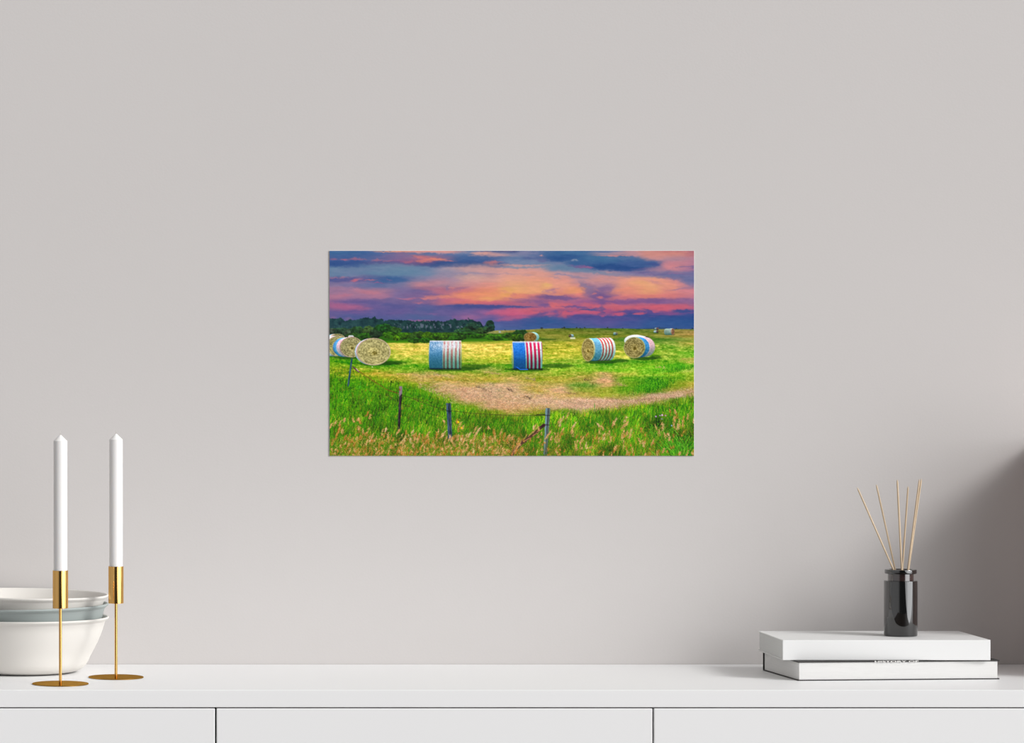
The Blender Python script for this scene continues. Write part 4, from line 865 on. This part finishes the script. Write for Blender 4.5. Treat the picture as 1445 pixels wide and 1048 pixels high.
    PL = [(540,606,10,.25,T1),(548,610,9,.1,T1),(545,604,6,.3,T3),(521,604,11,.7,T1),(527,611,9,.6,T1),(525,617,8,.5,T1),(519,620,8,.6,T1),(513,612,9,.7,T2),(508,604,7,.3,T2),(506,602,5,.2,T1),(512,606,6,.1,T1),(481,594,7,.5,T1),(474,595,6,.5,T1),(468,598,7,.6,T1),(480,600,6,.2,T2),(478,605,7,.1,T2),(483,606,6,.1,T1),(498,591,5,-.5,T1),(506,590,4,.6,T1),(486,591,5,.4,T1),(519,581,7,.4,T2),(522,585,6,.1,T1),(508,593,5,-.2,T2),
          (563,606,6,.5,T1),(572,615,9,.5,T3),(570,622,10,.4,T1),(583,607,9,.4,T3),(585,612,9,-.1,T1),(592,612,10,.4,T1),(579,618,8,-.1,T3),(590,618,7,.3,T1),(573,608,6,.1,T2),(605,610,8,.6,T1),(602,614,7,.5,T2),(619,606,8,.1,T1),(616,610,8,.1,T2),(628,608,9,.6,T3),(624,612,7,.5,T1),(634,614,9,-.7,T3),(638,622,8,-.6,T1),(648,613,10,.4,T1),(652,615,8,.2,T3),(658,613,10,.4,T3),(663,611,11,.5,T3),(672,602,9,.6,T1),(678,602,9,.7,T3),(675,606,10,.7,T3),(671,612,9,.6,T1),(684,613,10,.2,T3),(689,602,4,-.3,T1),(697,606,7,.1,T2),(698,612,6,-.2,T1),(708,606,7,.4,T1),(712,611,7,.2,T2),(718,614,7,.4,T1),(724,615,7,.6,T1),(650,596,7,.6,T1),(645,592,6,.1,T2),(653,601,5,.3,T1),(647,604,6,.1,T2),(626,593,4,-.4,T1),
          (795,588,9,.6,T3),(791,590,8,.7,T1),(802,583,10,.5,T1),(790,596,6,.1,T3),(812,596,9,.8,T3),(809,602,8,.7,T1),(808,607,6,.4,T1),(787,611,11,-.05,T1),(795,604,7,.5,T1),(777,608,8,.7,T1),(773,613,7,.6,T1),(778,616,6,.3,T1),(756,599,7,.6,T1),(753,601,6,.3,T3),(760,602,6,-.1,T1),(815,622,9,.5,T1),(813,628,8,-.1,T1),(819,624,10,-.2,T1),(822,618,6,.8,T1),(827,625,9,0,T3),(843,597,6,-.7,T3),(848,600,7,-.7,T1),(846,606,7,.2,T1),(853,612,10,.1,T3),(845,618,8,.1,T1),(829,612,4,.9,T2),
          (869,591,10,.5,T3),(866,594,8,.4,T1),(884,588,9,.5,T3),(886,595,8,.7,T1),(881,598,7,.7,T1),(880,607,10,0,T1),(885,608,8,0,T1),(891,606,9,.4,T3),(890,613,6,.5,T1),(878,612,10,.1,T1),(905,603,7,0,T2),(901,619,8,-.4,T1),(908,624,7,0,T3),(860,608,10,.05,T1),(862,616,9,.1,T1),(851,613,9,0,T3),(924,599,9,-.6,T1),(934,596,9,0,T1),(936,599,10,.2,T3),(930,606,9,-.1,T1),(937,611,9,-.4,T1),(943,609,10,-.3,T3),(951,588,8,-.1,T1),(955,583,8,.3,T2),(958,592,10,0,T1),(956,598,10,-.1,T3),(950,597,9,-.3,T1),(965,588,9,.2,T2),(971,584,8,.2,T1),(963,594,8,0,T1),(978,591,7,-.4,T3),(945,578,8,-.2,T2),(952,578,6,-.4,T1),(922,620,8,.5,T1),(938,633,6,.8,T1),(965,608,8,.6,(170,130,50)),(868,630,7,.1,T1),(880,622,12,0,T1),
          (735,622,8,.6,T1),(730,630,8,.6,T1),(470,622,7,.4,T2),(475,613,7,.3,T2),(488,615,6,.4,T2),(498,618,8,.6,T2),(491,629,7,.6,T2),(504,616,7,.4,T1),(535,628,7,.1,T2),(562,632,8,.1,T2),(567,634,8,-.1,T1),(602,620,7,.4,T2),(599,630,9,.1,T1),(613,627,6,.1,T1),(660,628,7,.1,T1),(668,624,7,.1,T1),(684,625,7,.1,T1),(709,632,7,.1,T1),(668,634,7,-.1,T3),(695,619,6,.1,T1)]
    for p_ in PL: plume(*p_)
    for k in range(330):
        x = rng.uniform(467, 979) if k % 3 else rng.uniform(467, 745); y = 640 - 30 * rng.random() ** 1.4
        plume(x, y, rng.uniform(3, 6), rng.normal(.2, .3), T1 if rng.random() < .5 else T2, .8, .55, stem=False)
    # green weed standing in the tan row, small flowers
    line([(839.4,582),(839.2,569)], 1.1, (84, 150, 60), .9, .4, 52)
    for (x, y, c, r) in [(647,595.4,(250,200,10),1.5),(651.4,603.6,(250,190,20),1.3),(934.6,585.6,(214,176,220),1.3),(931.6,586.4,(190,150,200),.9),(925.8,587.6,(190,150,200),1.2),(934.2,591,(140,130,180),.9),(939.5,586.2,(200,140,180),1),(948,600.5,(150,180,220),1.0),(525.6,517.4,(226,226,190),.8),(522,622,(236,214,180),.8)]:
        sl = win(x - 3, y - 3, x + 3, y + 3)
        mix(sl, c, sm(1.2, .7, np.hypot(PX[sl] - x, PY[sl] - y) / r))

    img = np.clip(img, 0, 255)
    q_ = sm(470, 500, PY)[..., None]
    img = np.clip(img + (img - 118) * .07 * q_, 0, 255)
    # contrast of the fine grain, then reduce to the print's own resolution
    out = img.reshape(H // 2, 2, W // 2, 2, 3).mean((1, 3))
    return out / 255.0          # rows run top to bottom, display-encoded colour

def make_print():
    """the unframed print: a thin panel and, on its front, the picture as a fine grid of painted colours"""
    px0, px1, pz0, pz1 = -.3005, .2992, TOP + .3424, TOP + .6798
    cx, cz = (px0 + px1) / 2, (pz0 + pz1) / 2
    t = thing('wall_print', 'small unframed landscape print of striped hay bales under a sunset sky', 'wall art', (cx, 0, cz))
    bm = bmesh.new(); box(bm, px0 - cx, px1 - cx, -.0013, -.0002, pz0 - cz, pz1 - cz, .0002, 1)
    link('panel', bm, material('white_print_edge', lin(236, 236, 236), .6), t)
    A = paint_print(); h, w = A.shape[:2]
    X = np.linspace(px0 + .0002, px1 - .0002, w) - cx; Z = np.linspace(pz1 - .0002, pz0 + .0002, h) - cz
    gx, gz = np.meshgrid(X, Z)
    co = np.stack([gx, np.full_like(gx, -.0015), gz], -1).reshape(-1, 3)
    i = np.arange(h * w).reshape(h, w)
    q = np.stack([i[:-1, :-1], i[1:, :-1], i[1:, 1:], i[:-1, 1:]], -1).reshape(-1, 4)
    me = bpy.data.meshes.new('picture')
    me.vertices.add(len(co)); me.vertices.foreach_set('co', co.ravel().astype(np.float32))
    me.loops.add(q.size); me.loops.foreach_set('vertex_index', q.ravel().astype(np.int32))
    me.polygons.add(len(q)); me.polygons.foreach_set('loop_start', np.arange(0, q.size, 4).astype(np.int32))
    me.update(calc_edges=True); me.validate()
    L = np.where(A <= .04045, A / 12.92, ((A + .055) / 1.055) ** 2.4)
    at = me.color_attributes.new('paint', 'FLOAT_COLOR', 'POINT')
    at.data.foreach_set('color', np.concatenate([L, np.ones((h, w, 1))], -1).ravel().astype(np.float32))
    m = bpy.data.materials.new('printed_inks'); m.use_nodes = True
    nt_ = m.node_tree; p = nt_.nodes['Principled BSDF']
    p.inputs['Roughness'].default_value = .6; p.inputs['Specular IOR Level'].default_value = .12
    a = nt_.nodes.new('ShaderNodeAttribute'); a.attribute_name = 'paint'
    nt_.links.new(a.outputs['Color'], p.inputs['Base Color'])
    me.materials.append(m)
    o = bpy.data.objects.new('picture', me); COL.objects.link(o); o.parent = t
make_print()
